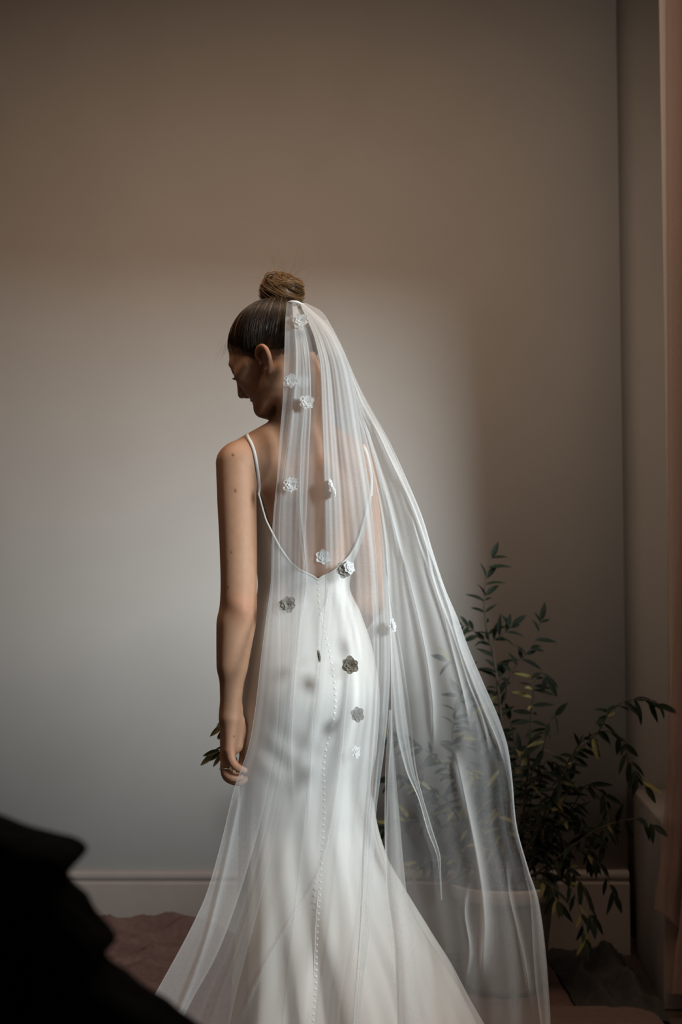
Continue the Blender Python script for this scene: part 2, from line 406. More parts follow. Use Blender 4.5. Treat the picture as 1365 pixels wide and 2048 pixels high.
def tor(z):
    z = np.asarray(z, float); g = lambda c: smooth_interp(-z, -TZ, c)
    cy = g(TOR[:, 3]); b = g(TOR[:, 4]); k = cy/FPX
    L = (g(TOR[:, 1])-W_PX/2)*k; R = (g(TOR[:, 2])-W_PX/2)*k
    hw = (R-L)/2; a = np.sqrt(np.maximum(hw**2-(b*math.sin(YAW))**2, .0004))/math.cos(YAW)
    return (L+R)/2, cy, a, b
def zrow(py, Y=2.87): return float(at(600, py, Y)[2])

xs = np.concatenate([np.arange(-.300, -.245, .0024), np.arange(-.245, -.10, .0016), np.arange(-.10, .150, .0026)]); ys = np.concatenate([np.arange(2.640, 2.78, .0024), np.arange(2.78, 2.94, .0018), np.arange(2.94, 3.08, .0028)])
zs = np.concatenate([np.arange(.0, .70, .014), np.arange(.70, .93, .0021), np.arange(.93, 1.38, .0042), np.arange(1.38, 1.47, .0026), np.arange(1.47, 1.765, .0016)])
B = Field(xs, ys, zs)
def torso(X, Y, Z):
    cx, cy, a, b = [q[None, None, :] for q in tor(Z.ravel())]
    shrink = .004+.010*sstep(zrow(1150), zrow(1230), Z)
    up = sstep(zrow(985), zrow(900), Z)
    a = a-shrink-.0*up; b = b-shrink
    dx = X-cx; dy = Y-cy; u = dx*UX[0]+dy*UX[1]; v = dx*VX[0]+dy*VX[1]
    # spine groove and shoulder blades on the back (v<0)
    back = sstep(.1, -.6, v/b)
    q = np.sqrt((u/a)**2+(v/b)**2)+1e-9; q2 = np.sqrt((u/a**2)**2+(v/b**2)**2)+1e-9
    d = q*(q-1)/q2
    zs_ = Z
    groove = .0065*np.exp(-(u/.014)**2)*sstep(zrow(1290), zrow(1120), zs_)*sstep(zrow(860), zrow(950), zs_)
    blade = .009*(np.exp(-((u+.062)/.028)**2)+np.exp(-((u-.062)/.028)**2))*np.exp(-((zs_-zrow(985))/.055)**2)
    lum = .004*(np.exp(-((u+.026)/.014)**2)+np.exp(-((u-.026)/.014)**2))*np.exp(-((zs_-zrow(1110))/.07)**2)
    return d+(groove-blade-lum)*back
B.add((-.3, 2.7, zrow(1760)), (.15, 3.05, zrow(900)), lambda X, Y, Z: smax(smax(torso(X, Y, Z), Z-zrow(905), .05), zrow(1640)-Z, .03), .02)
P = lambda px, py, Y: at(px, py, Y)
# legs (under the skirt) and feet
for sx, sh in ((560, -.055), (690, .055)):
    hip = P(sx, 1480, 2.875+sh*.3); knee = P(sx+5, 1700, 2.87+sh*.3); ank = np.array([knee[0], 2.88+sh*.3, .09])
    B.chain([hip, knee, ank], [.062, .045, .03], .02)
    B.chain([ank, (ank[0]-.01, ank[1]+.05, .045), (ank[0]-.03, ank[1]+.15, .03)], [.032, .034, .024], .02)
# shoulders, neck
Nb = P(598, 868, 2.885)
B.cap(P(592, 862, 2.882), P(485, 916, 2.815), .043, .034, .04)
B.cap(P(606, 862, 2.886), P(706, 918, 2.925), .043, .034, .04)
B.cap(P(600, 900, 2.885), P(512, 930, 2.84), .060, .05, .03)
B.cap(P(600, 900, 2.885), P(690, 930, 2.915), .060, .05, .03)
# left arm
LS = P(472, 926, 2.805)
LA = [(472, 926, 2.805), (474, 1000, 2.795), (477, 1100, 2.785), (477.5, 1190, 2.780), (476.5, 1222, 2.782), (469, 1300, 2.785), (463, 1380, 2.786), (461, 1432, 2.788)]
B.chain([P(*q) for q in LA], [.0395, .0385, .0365, .0355, .0365, .0305, .0225, .0195], .014)
B.cap(P(482, 1214, 2.756), P(484, 1224, 2.756), .010, .010, .025)                   # elbow point
B.cap(P(469, 1250, 2.78), P(463, 1330, 2.782), .030, .024, .02)
# right arm, bent forward out of sight
RA = [(716, 944, 2.935), (724, 1010, 2.945), (730, 1100, 2.95), (735, 1200, 2.945)]
B.chain([P(*q) for q in RA], [.040, .0395, .0365, .0345], .014)
EL = P(735, 1205, 2.945); WR = np.array([.0, 3.035, zrow(1290, 3.0)])
B.chain([EL, (EL+WR)/2, WR], [.034, .028, .020], .012)
for dz, ln in ((-.03, .05), (-.012, .058), (.006, .055), (.022, .045)):               # right hand resting in front
    a_ = WR+np.array([-.02, .0, dz*.5]); b_ = WR+np.array([-.075, -.002, dz]); c_ = b_+np.array([-ln*.6, -.004, -.012]); e_ = c_+np.array([-ln*.4, -.012, -.012])
    B.chain([a_, b_, c_, e_], [.013, .010, .008, .0065], .006)
B.chain([WR, WR+np.array([-.03, -.01, .035]), WR+np.array([-.055, -.014, .055])], [.015, .011, .008], .006)
# left hand: seen from the little-finger side, palm towards the dress, fingers curled
wr = P(461, 1432, 2.788)
KN = {'pinky': (459, 1500, 2.772), 'ring': (453, 1510, 2.788), 'middle': (452, 1513, 2.806), 'index': (456, 1508, 2.823)}
for nme, q in KN.items():
    st = wr+np.array([{'pinky': .002, 'ring': -.002, 'middle': -.002, 'index': .002}[nme], {'pinky': -.010, 'ring': -.003, 'middle': .005, 'index': .013}[nme], -.008])
    B.cap(st, P(*q), .0135, .0118 if nme != 'pinky' else .0108, .012)
B.cap(P(464, 1425, 2.792), P(470, 1490, 2.80), .0175, .016, .018)
FG = {'pinky': [(459, 1500, 2.772), (467, 1527, 2.765), (480, 1538, 2.770), (489, 1541, 2.776)],
      'ring': [(453, 1510, 2.788), (454, 1547, 2.784), (469, 1556, 2.786), (481, 1555, 2.790)],
      'middle': [(452, 1513, 2.806), (457, 1555, 2.803), (478, 1563, 2.804), (494, 1558, 2.808)],
      'index': [(456, 1508, 2.823), (468, 1545, 2.822), (489, 1553, 2.822), (505, 1551, 2.823)]}
FR = {'pinky': [.0100, .0084, .0074, .0064], 'ring': [.0110, .0094, .0082, .0068], 'middle': [.0112, .0098, .0084, .0070], 'index': [.0112, .0096, .0082, .0068]}
for nme in FG: B.chain([P(*q) for q in FG[nme]], FR[nme], .004)
B.chain([P(472, 1445, 2.802), P(486, 1474, 2.822), P(489, 1503, 2.826), P(484, 1531, 2.820)], [.0165, .0138, .0098, .0076], .010)   # thumb

# head: built in its own frame (forward, her left, up), bowed and turned to the left
ALPHA, BOW = math.radians(25), math.radians(24)
HO = P(559, 722, 2.868)
fh = np.array([-math.cos(ALPHA), math.sin(ALPHA), 0]); HL = np.array([-math.sin(ALPHA), -math.cos(ALPHA), 0]); zu = np.array([0, 0, 1.])
HF = math.cos(BOW)*fh-math.sin(BOW)*zu; HU = math.sin(BOW)*fh+math.cos(BOW)*zu
def hw(F_, S_, U_): return HO+F_*HF+S_*HL+U_*HU
def hl(X, Y, Z):
    dx, dy, dz = X-HO[0], Y-HO[1], Z-HO[2]
    return tuple(dx*A[0]+dy*A[1]+dz*A[2] for A in (HF, HL, HU))
CR_C, CR_R = np.array([-.002, 0, .040]), np.array([.094, .072, .079])
A_ = np.array
def head(X, Y, Z):
    f, s, u = hl(X, Y, Z); q = np.abs(s)
    d = ellip(f, s, u, CR_C, CR_R)
    d = smin(d, ellip(f, s, u, (.050, 0, .000), (.046, .056, .068)), .03)             # face
    d = smin(d, ellip(f, s, u, (.038, 0, -.044), (.038, .043, .038)), .020)           # lower face
    d = smin(d, capsule(f, q, u, A_([.004, .054, -.030]), A_([.020, .048, -.056]), .012, .013), .02)
    d = smin(d, capsule(f, q, u, A_([.020, .048, -.056]), A_([.068, .016, -.080]), .013, .012), .022)   # jaw line
    d = smin(d, ellip(f, s, u, (.074, 0, -.074), (.016, .018, .016)), .018)           # chin
    d = smin(d, capsule(f, q, u, A_([.066, .048, -.006]), A_([.040, .060, .000]), .014, .010), .022)    # cheek bone
    d = smin(d, capsule(f, q, u, A_([.090, .010, .024]), A_([.079, .040, .026]), .008, .008), .016)      # brow
    eye = np.sqrt((f-.097)**2+(q-.031)**2+(u-.012)**2)-.014
    d = smax(d, -eye, .014)
    d = smin(d, np.sqrt((f-.0760)**2+(q-.031)**2+(u-.010)**2)-.0125, .004)              # closed lid over the eye
    d = smin(d, capsule(f, s, u, A_([.092, 0, .022]), A_([.1050, 0, -.0225]), .0070, .0082), .008)         # nose
    d = smin(d, ellip(f, q, u, (.094, .009, -.0275), (.010, .0075, .0075)), .007)
    nos = np.sqrt((f-.097)**2+((q-.0075)*1.0)**2+((u+.036)*1.2)**2)-.0042
    d = smax(d, -nos, .003)
    d = smin(d, ellip(f, s, u, (.0745, 0, -.047), (.0105, .019, .013)), .008)            # mouth area
    d = smin(d, capsule(f, q, u, A_([.0875, .002, -.0452]), A_([.074, .020, -.0485]), .0042, .0022), .0035)
    d = smin(d, capsule(f, q, u, A_([.0855, .0, -.0548]), A_([.073, .018, -.0505]), .0048, .0022), .0035)
    d = smax(d, -capsule(f, q, u, A_([.0935, .0, -.0499]), A_([.079, .022, -.0497]), .0024, .0015), .002)
    return d
B.add(HO-.16, HO+.16, head, .02, .01)
B.chain([hw(-.022, 0, -.010), hw(-.030, .0, -.060), P(600, 880, 2.885)], [.050, .046, .050], .02)
B.cap(hw(-.012, .052, -.040), P(585, 872, 2.852), .012, .010, .03)                   # neck tendon
EARS, EARU = .90, -.012
ear = [(.010, .069, .006), (.013, .071, .020), (.004, .076, .030), (-.010, .083, .029), (-.019, .089, .016), (-.019, .088, -.001), (-.012, .081, -.015), (-.003, .074, -.025), (.006, .070, -.020)]
ear = [(f*EARS, .070+(q-.070)*.8, u*EARS+EARU) for f, q, u in ear]
ER = [.0028, .0034, .0036, .0038, .0038, .0036, .0036, .0046, .0032]
_q = catmull(np.c_[np.array(ear), ER], 26); ear = [tuple(v[:3]) for v in _q]; ER = list(_q[:, 3])
def earf(X, Y, Z):
    f, s, u = hl(X, Y, Z); d = None
    for i in range(len(ear)-1):
        c = capsule(f, s, u, A_(ear[i]), A_(ear[i+1]), ER[i], ER[i+1]); d = c if d is None else smin(d, c, .004)
    n = A_([.42, .91, 0])                                                             # shell of the ear, flaring backwards
    t = (f+.004)*.91-(s-.075)*.42; w = (f+.004)*.42+(s-.075)*.91
    shell = ellip(t, w, u-EARU, (0, -.003, .002), (.0145, .0030, .0245))
    return smin(d, shell, .004)
B.add(hw(-.01, .08, .0)-.045, hw(-.01, .08, 0)+.045, earf, .006, .01)
def earf_r(X, Y, Z):
    f, s, u = hl(X, Y, Z); s = -s; d = None
    for i in range(len(ear)-1):
        c = capsule(f, s, u, A_(ear[i]), A_(ear[i+1]), ER[i], ER[i+1]); d = c if d is None else smin(d, c, .004)
    t = (f+.004)*.91-(s-.075)*.42; w = (f+.004)*.42+(s-.075)*.91
    return smin(d, ellip(t, w, u-EARU, (0, -.003, .002), (.0145, .0030, .0245)), .004)
B.add(hw(-.01, -.08, 0)-.045, hw(-.01, -.08, 0)+.045, earf_r, .006, .01)
BV, BF = surface_nets(B.f, xs, ys, zs); BV = taubin(BV, BF, 3); del B
body_me = mesh('body', BV, BF, M_SKIN)
# skin tone: lips, knuckles, ear and elbow a little redder
tone = np.tile(np.array([.40, .225, .138, 1.0]), (len(BV), 1))
fl, sl, ul = hl(BV[:, 0], BV[:, 1], BV[:, 2])
lips = np.exp(-((ul+.050)/.0065)**2)*np.exp(-(sl/.017)**2)*(fl > .068)
tone[:, :3] += lips[:, None]*(np.array([.34, .10, .085])-tone[:, :3])*.9
red = np.exp(-(((BV-P(482, 1214, 2.76))/.03)**2).sum(1))
for q in list(KN.values())+[FG['pinky'][1], FG['ring'][1]]: red = np.maximum(red, np.exp(-(((BV-P(*q))/.012)**2).sum(1)))
red = np.maximum(red, .8*np.exp(-(((BV-hw(-.012, .084, .005))/.022)**2).sum(1)))
tone[:, :3] *= 1-red[:, None]*np.array([.02, .20, .22])
ca = body_me.color_attributes.new('tone', 'FLOAT_COLOR', 'POINT'); ca.data.foreach_set('color', tone.astype(np.float32).ravel())
bride = thing('person', 'woman seen from behind in a low-backed white wedding dress, head bowed to the left', 'person', (-.07, 2.86, -.02))
body = link('body', body_me, bride)
BT = bvh(body_me)
for mx_, my_, mr_ in ((466, 910, .0026), (471, 982, .0026), (463, 1104, .0020), (455, 1124, .0018), (456, 1175, .0018), (468, 1473, .0020)):   # moles
    p, n = ray(BT, mx_, my_)
    if p is not None:
        w_ = np.exp(-(((BV-np.array(p))/mr_)**2).sum(1))[:, None]; tone[:, :3] = tone[:, :3]*(1-w_)+np.array([.06, .03, .02])*w_
ca.data.foreach_set('color', tone.astype(np.float32).ravel())

# ------------------------------------------------------------------ dress
NT, NZ = 360, 420
th = np.linspace(0, 2*math.pi, NT, endpoint=False)                 # 0 = her right-hand side, 3pi/2 = straight back
NECK = np.array([(505, 990), (517, 985), (524, 1012), (532, 1040), (545, 1066), (560, 1094), (580, 1123), (600, 1140), (615, 1147), (628, 1153), (636, 1160), (645, 1153), (660, 1147), (680, 1133), (700, 1112), (717, 1082), (728, 1042), (740, 992), (760, 990)], float)
def dress_pt(th, z, extra=0):
    cx, cy, a, b = tor(z); c, s = np.cos(th), np.sin(th)
    low = sstep(zrow(1560), zrow(2000), z); vlow = sstep(zrow(1700), zrow(2300), z)
    # seat of the dress: two soft volumes
    dth = lambda t0: np.angle(np.exp(1j*(th-t0)))
    zb = zrow(1405, 2.75)
    seat = .019*(np.exp(-(dth(4.30)/.45)**2)+np.exp(-(dth(5.12)/.45)**2))*np.exp(-((z-zb)/.085)**2)
    # godets and folds towards the hem
    tw = th+.25*(zrow(1700)-z)
    fd = np.sin(tw*7+.7)+.55*np.sin(tw*12+2.1+z*2)+.35*np.sin(tw*19+.4-z*3)
    fd = np.where(fd > 0, fd, fd*.75)
    r = 1+0*th
    fold = fd*(.0065*low+.030*low*vlow+.0025*sstep(zrow(1480), zrow(1700), z))
    # drag lines below the seat, and stretch creases at the waist
    drag = .0016*np.sin(z*95+2.2*np.sin(th*3)+th*4)*np.exp(-((z-zrow(1500))/.05)**2)*sstep(.9, .2, np.abs(dth(4.2)))
    off = .0028+seat+fold+drag+extra
    u = a*c; v = b*s; nl = np.sqrt((c/a)**2+(s/b)**2)
    u = u+off*(c/a)/nl; v = v+off*(s/b)/nl
    return np.stack([cx+u*UX[0]+v*VX[0], cy+u*UX[1]+v*VX[1], z+0*th], -1)
ztop = np.full(NT, zrow(1100))
for it in range(60):
    p = dress_pt(th, ztop); px, py = proj(p)
    target = np.interp(px, NECK[:, 0], NECK[:, 1])
    zt = CAM_Z+at(px, target, p[:, 1])[:, 2]-CAM_Z
    ztop = ztop+.5*(zt-ztop)
vback = np.sin(th)
front = vback > -.12
ztop[front] = zrow(985)+.02*sstep(-.12, .5, vback[front])*0
sm = np.exp(-np.arange(-3, 4)**2/3.); sm /= sm.sum()
ztop = np.convolve(np.r_[ztop[-3:], ztop, ztop[:3]], sm, 'valid')
tt = np.linspace(0, 1, NZ)**1.0
Zg = ztop[:, None]+(-.018-ztop[:, None])*tt[None, :]
DP = dress_pt(th[:, None]*np.ones((1, NZ)), Zg)
dress_me = mesh('dress', DP.reshape(-1, 3), grid_faces(NT, NZ, True), M_DRESS)
dress = link('dress', dress_me, bride, label='ivory low-back trumpet dress with a row of small buttons')
DT = bvh(dress_me)
# bound edge of the neckline
edge = DP[:, 0]; V, F = tube(np.vstack([edge, edge[:2]]), .0022, 6); link('neckline_binding', mesh('neckline_binding', V, F, M_DRESS), dress)
# shoulder straps laid on the skin
def strap(pts, name='strap', w=.0042):
    path = []
    for (x, y) in pts:
        p, n = ray(BT, x, y)
        if p is None: continue
        path.append(np.array(p)+np.array(n)*.0022)
    return path
sp = strap([(518, 989), (517, 970), (515.5, 950), (512, 925), (508, 905), (503, 889), (498, 879)])
top = P(494, 872, 2.83); sp += [top+np.array([0, -.004, .004]), top+np.array([0, .02, .001]), top+np.array([.002, .045, -.02]), top+np.array([.004, .06, -.06])]
def ribbon(path, w, t, m, name, parent, axis=(1, 0, .25)):
    path = catmull(path, 40); ax = np.asarray(axis, float); V = []; 
    T = np.gradient(path, axis=0); T /= np.linalg.norm(T, axis=1)[:, None]
    for p, tg in zip(path, T):
        a = ax-tg*ax.dot(tg); a /= np.linalg.norm(a); n = np.cross(tg, a)
        V += [p-a*w/2-n*t/2, p+a*w/2-n*t/2, p+a*w/2+n*t/2, p-a*w/2+n*t/2]
    n = len(path); F = [(i*4+j, i*4+(j+1) % 4, (i+1)*4+(j+1) % 4, (i+1)*4+j) for i in range(n-1) for j in range(4)]
    return link(name, mesh(name, V, np.array(F), m), parent)
ribbon(sp, .0066, .0014, M_DRESS, 'strap', dress)
sp2 = strap([(740, 992), (741, 965), (739, 940), (735, 918), (729, 900)])
if len(sp2) > 2:
    e = sp2[-1]; sp2 += [e+np.array([-.006, .02, .012]), e+np.array([-.008, .05, .0])]
    ribbon(sp2, .0080, .0016, M_DRESS, 'strap', dress)
# covered buttons down the spine, with their loops
BUT = np.array([(636, 1166), (638, 1200), (641, 1228), (650, 1262), (659, 1300), (667, 1345), (671, 1385), (671, 1415), (667, 1440), (660, 1470), (652, 1500), (647, 1535), (649, 1575), (649, 1620), (646, 1680), (643, 1740), (639, 1800), (635, 1860), (633, 1920), (631, 1980), (627, 2040), (622, 2130)], float)
seg = np.r_[0, np.cumsum(np.hypot(*np.diff(BUT, axis=0).T))]
bmx = bmesh.new(); bmesh.ops.create_uvsphere(bmx, u_segments=10, v_segments=6, radius=.0037)
for v in bmx.verts: v.co.z *= .8
but_me = bpy.data.meshes.new('button'); bmx.to_mesh(but_me); bmx.free(); but_me.polygons.foreach_set('use_smooth', np.ones(len(but_me.polygons), bool)); but_me.materials.append(M_PEARL)
JL = Join(); spine_pts = []
for d in np.arange(0, seg[-1], 12.6):
    x = np.interp(d, seg, BUT[:, 0]); y = np.interp(d, seg, BUT[:, 1])
    p, n = ray(DT, x, y)
    if p is None: continue
    q = n.to_track_quat('Z', 'Y'); o = bpy.data.objects.new('button', but_me); COL.objects.link(o); o.parent = dress
    o.matrix_basis = Matrix.Translation(p+n*.0016) @ q.to_matrix().to_4x4()
    spine_pts.append(np.array(p)+np.array(n)*.0004)
    a = np.linspace(.3, 2*math.pi-.3, 9); ex = Vector((-1, 0, 0)); ex = (ex-n*ex.dot(n)).normalized(); ey = n.cross(ex)
    c = p+ex*.0062
    V, F = tube([np.array(c+ex*(-.005*math.cos(t))+ey*(.0036*math.sin(t))+n*.001) for t in a], .0007, 5); JL.add(V, F)
link('button_loops', mesh('button_loops', *JL.get(), M_DRESS), dress, kind='stuff')
V, F = tube(catmull([p+np.array([-.0035, 0, 0]) for p in spine_pts], 300), .0011, 6); link('back_seam', mesh('back_seam', V, F, M_DRESS), dress)

# ------------------------------------------------------------------ hair
BUNC = P(565, 584, 2.885)                               # middle of the bun
bl = np.array([(BUNC-HO).dot(A) for A in (HF, HL, HU)])
ctr = CR_C.copy(); ax = bl-ctr; ax /= np.linalg.norm(ax)
e1 = np.array([1., 0, 0]); e1 -= ax*e1.dot(ax); e1 /= np.linalg.norm(e1); e2 = np.cross(ax, e1)
def hairline(f, s):
    "lowest 'up' that carries hair at this place on the head, seen from the side"
    q = np.abs(s)
    u = smooth_interp(f, [-.10, -.080, -.055, -.036, -.020, -.006, .010, .022, .034, .050, .066, .080, .092, .11],
                         [-.056, -.055, -.050, -.040, -.010, .014, .010, -.004, .004, .022, .038, .056, .076, .09])
    return u
NPH, NPT = 420, 90
ph = np.linspace(0, 2*math.pi, NPH, endpoint=False)
def cap_r(D, extra):
    R = CR_R+extra; return 1/np.sqrt(((D/R)**2).sum(-1))
def hair_cap_dir(phv, t): return (np.cos(t)[..., None]*ax+np.sin(t)[..., None]*(np.cos(phv)[..., None]*e1+np.sin(phv)[..., None]*e2))
tfull = np.linspace(.12, 2.75, 500)
D = hair_cap_dir(ph[:, None]*np.ones((1, 500)), np.ones((NPH, 1))*tfull[None])
Rr = cap_r(D, .005)[..., None]*D+ctr
below = Rr[..., 2] < hairline(Rr[..., 0], Rr[..., 1])
tend = np.array([tfull[np.argmax(b_)] if b_.any() else 2.75 for b_ in below])
tend = np.convolve(np.r_[tend[-4:], tend, tend[:4]], np.ones(9)/9, 'valid')
tt = np.linspace(0, 1, NPT)
T = .12+(tend[:, None]-.12)*tt[None]
D = hair_cap_dir(ph[:, None]*np.ones((1, NPT)), T)
k1 = np.zeros(NPH)
for n_, a_ in ((31, 1.), (47, .8), (73, .6), (109, .5)): k1 += a_*np.sin(ph*n_+RNG.uniform(0, 6))
ext = .0105*np.sin(np.pi*np.clip(tt*1.02, 0, 1)**.55)[None]*.75+.0030+.0013*k1[:, None]*sstep(0, .25, tt)[None]*sstep(1.0, .8, tt)[None]
ext = ext*(1-.93*sstep(.72, 1.0, tt)[None])
base_ = cap_r(D, .004)[..., None]*D+ctr; ext = ext+.011*sstep(-.005, -.05, base_[..., 2])*sstep(.0, -.03, base_[..., 0])
lp = cap_r(D, ext[..., None])[..., None]*D+ctr
HV = HO+lp[..., :1]*HF+lp[..., 1:2]*HL+lp[..., 2:3]*HU
hair_me = mesh('hair', HV.reshape(-1, 3), grid_faces(NPH, NPT, True), M_HAIR)
def strand_attr(me, vec):
    a = me.attributes.new('strand', 'FLOAT_VECTOR', 'POINT'); a.data.foreach_set('vector', np.asarray(vec, np.float32).ravel())
sv = np.stack([np.cos(ph)[:, None]*9*np.ones((1, NPT)), np.sin(ph)[:, None]*9*np.ones((1, NPT)), 1.2*tt[None]*np.ones((NPH, 1))], -1)
strand_attr(hair_me, sv.reshape(-1, 3))
hair = link('hair', hair_me, bride, label='dark blonde hair swept up smoothly from nape and forehead')
# loose strands combed along the cap
JS = Join(); SV = []
for i in range(1500):
    p0 = RNG.uniform(0, 2*math.pi); te = np.interp(p0, ph, tend)*RNG.uniform(.91, 1.035); t0 = .15; tq = np.linspace(te, t0, 14)
    pv = p0+.05*np.sin(tq*3+RNG.uniform(0, 6))*RNG.uniform(.3, 1)
    Dv = hair_cap_dir(pv, tq); s_ = (tq-t0)/(te-t0)
    ex = .0035+.0080*np.sin(np.pi*np.clip(s_, 0, 1)**.55)+RNG.uniform(.0, .0018)
    l_ = cap_r(Dv, ex[:, None])[:, None]*Dv+ctr; w_ = HO+l_[:, :1]*HF+l_[:, 1:2]*HL+l_[:, 2:3]*HU
    V, F = tube(w_, .00032*np.sin(np.pi*np.linspace(.05, .95, 14)), 3); JS.add(V, F)
    c_ = RNG.uniform(-9, 9, 2); SV.append(np.tile([c_[0], c_[1], 0], (len(V), 1)))
V, F = JS.get(); me = mesh('combed_strands', V, F, M_HAIR); strand_attr(me, np.concatenate(SV)); link('combed_strands', me, hair, kind='stuff')
# bun: a core wrapped by coils of hair
core = []
bmx = bmesh.new(); bmesh.ops.create_icosphere(bmx, subdivisions=4, radius=.0315)
me = bpy.data.meshes.new('hair_bun'); 
for v in bmx.verts:
    d = v.co.normalized(); k = 1+.05*math.sin(9*d.x+4*d.z)+.04*math.sin(11*d.y-5*d.x)
    v.co = Vector(BUNC)+Vector((v.co.x*1.10*k, v.co.y*k, v.co.z*.92*k))
bmx.to_mesh(me); bmx.free(); me.polygons.foreach_set('use_smooth', np.ones(len(me.polygons), bool)); me.materials.append(M_BUN)
strand_attr(me, np.array([v.co[:] for v in me.vertices])*30)
bun = link('hair_bun', me, bride, label='loose blonde topknot')
JS = Join(); SV = []
for g in range(46):                                      # locks
    n0 = np.array([.55, -.45, .70])+RNG.normal(0, .24, 3); n0 /= np.linalg.norm(n0)
    a1 = np.cross(n0, [0, 1, 0.2]); a1 /= np.linalg.norm(a1); a2 = np.cross(n0, a1)
    off = RNG.uniform(-.0375, .0375); rad = math.sqrt(max(.0395**2-off**2, .0002)); st = RNG.uniform(0, 6.28); ln = RNG.uniform(2.2, 4.2); lkr = 1+RNG.normal(.01, .055); cc = RNG.uniform(-9, 9, 2)
    for k in range(26):
        j = RNG.normal(0, .0028, 2); a = np.linspace(st+RNG.normal(0, .08), st+ln+RNG.normal(0, .15), 22)
        rr = rad*lkr+j[0]*.7+RNG.uniform(-.001, .002); w_ = n0*(off+j[1])+rr*(np.cos(a)[:, None]*a1+np.sin(a)[:, None]*a2)
        w_ = w_*np.array([1.08, 1.0, .90])+BUNC
        V, F = tube(w_, .00045*np.sin(np.pi*np.linspace(.08, .95, 22))**.6, 4); JS.add(V, F); c2 = cc+RNG.normal(0, .35, 2); SV.append(np.tile([c2[0], c2[1], 0], (len(V), 1)))
# a little loop standing up on top and the base of the knot
for k in range(40):
    a = np.linspace(-.4, 3.7, 18); c = P(547, 563, 2.865)+RNG.normal(0, .0022, 3); rr = .013+RNG.normal(0, .0016)
    w_ = c+np.stack([rr*np.cos(a), .004*np.sin(2*a)+RNG.normal(0, .003)*np.ones(18), rr*1.15*np.sin(a)], -1)
    V, F = tube(w_, .0008*np.sin(np.pi*np.linspace(.08, .95, 18))**.5, 4); JS.add(V, F); SV.append(np.tile([RNG.uniform(-3, 3), 2, 0], (len(V), 1)))
V, F = JS.get(); me = mesh('coiled_strands', V, F, M_BUN); strand_attr(me, np.concatenate(SV)); link('coiled_strands', me, bun, kind='stuff')
# flyaways
JS = Join()
for i in range(70):
    d0 = RNG.normal(0, 1, 3); d0[2] = abs(d0[2])+.4; d0 /= np.linalg.norm(d0); p0 = BUNC+d0*np.array([.040, .037, .034]); L_ = RNG.uniform(.015, .045); c_ = RNG.normal(0, 1, 3)
    t = np.linspace(0, 1, 10)[:, None]; JS.add(*tube(p0+d0*L_*.5*t+c_*L_*.7*t*t, .00010, 3))
for i in range(16):
    p0 = hw(RNG.uniform(.07, .092), RNG.uniform(.0, .05), RNG.uniform(.06, .095)); t = np.linspace(0, 1, 10)[:, None]
    L_ = RNG.uniform(.01, .03); JS.add(*tube(p0+HF*L_*t-HU*L_*.5*t*t+RNG.normal(0, .006, 3)*t, .00010, 3))
V, F = JS.get(); me = mesh('flyaway_strands', V, F, M_BUN); strand_attr(me, np.tile([3., 1, 0], (len(V), 1))); link('flyaway_strands', me, hair, kind='stuff')
# eyebrows and lashes
M_DARK = simple('dark_lash', (.012, .008, .006), (.02, .014, .01), 50, .6, 0)
for sg in (1, -1):
    pth = [hw(.0985, sg*.012, .031), hw(.0955, sg*.024, .036), hw(.086, sg*.038, .037), hw(.073, sg*.047, .033)]
    V, F = tube(catmull(pth, 14), .0021*np.sin(np.pi*np.linspace(.15, .97, 14)), 6); link('eyebrow', mesh('eyebrow', V, F, M_DARK), bride)
    JS = Join()
    for t in np.linspace(-1, 1, 17):
        a = hw(.0850-.003*t*t, sg*(.031+.010*t), .0035); b_ = a+HF*.007-HU*.004+HL*sg*(.004*t+.002); c_ = b_+HF*.003+HU*.0015
        JS.add(*tube(catmull([a, b_, c_], 6), np.linspace(.0006, .00015, 6), 4))
    link('eyelashes', mesh('eyelashes', *JS.get(), M_DARK), bride, kind='stuff')
# ring on the ring finger
a_, b_ = P(*FG['ring'][0]), P(*FG['ring'][1]); c_ = a_+(b_-a_)*.74; tg = (b_-a_)/np.linalg.norm(b_-a_); n1 = np.cross(tg, [0, 1, 0]); n1 /= np.linalg.norm(n1); n2 = np.cross(tg, n1)
a = np.linspace(0, 2*math.pi, 33); V, F = tube([c_+.0108*(n1*math.cos(t)+n2*math.sin(t)) for t in a], .0011, 8)
ring = link('ring', mesh('ring', V, F, M_SILVER), bride, label='slim silver ring')
st = c_+np.array([-.0115, -.004, 0]); bmx = bmesh.new(); bmesh.ops.create_icosphere(bmx, subdivisions=1, radius=.0028)
for v in bmx.verts: v.co += Vector(st)
me = bpy.data.meshes.new('ring_stone'); bmx.to_mesh(me); bmx.free(); me.materials.append(M_SILVER); link('ring_stone', me, ring)

# ------------------------------------------------------------------ veil
VD = np.array([(600, 2.822), (625, 2.795), (660, 2.772), (720, 2.752), (850, 2.742), (1000, 2.735), (1160, 2.745), (1300, 2.712), (1400, 2.692), (1500, 2.688), (1640, 2.672), (1770, 2.62), (1900, 2.53), (2048, 2.44), (2160, 2.36), (2300, 2.26)])
def vdepth(py): return smooth_interp(py, VD[:, 0], VD[:, 1])
def G(pts): 
    a = np.array(pts, float); return lambda y: smooth_interp(y, a[:, 0], a[:, 1])
E0 = G([(606, 574), (640, 571), (720, 569), (800, 566), (860, 561), (950, 555), (1020, 548), (1062, 545), (1150, 543), (1250, 531), (1312, 523), (1438, 508), (1495, 497), (1537, 483), (1570, 471), (1625, 457), (1672, 446), (1793, 411), (1838, 391), (2003, 302), (2060, 270), (2250, 200)])
G1 = G([(606, 585), (720, 592), (860, 580), (960, 567), (1040, 561), (1150, 560), (1300, 562), (1450, 556), (1600, 532), (1761, 488), (1898, 439), (2037, 367), (2250, 300)])
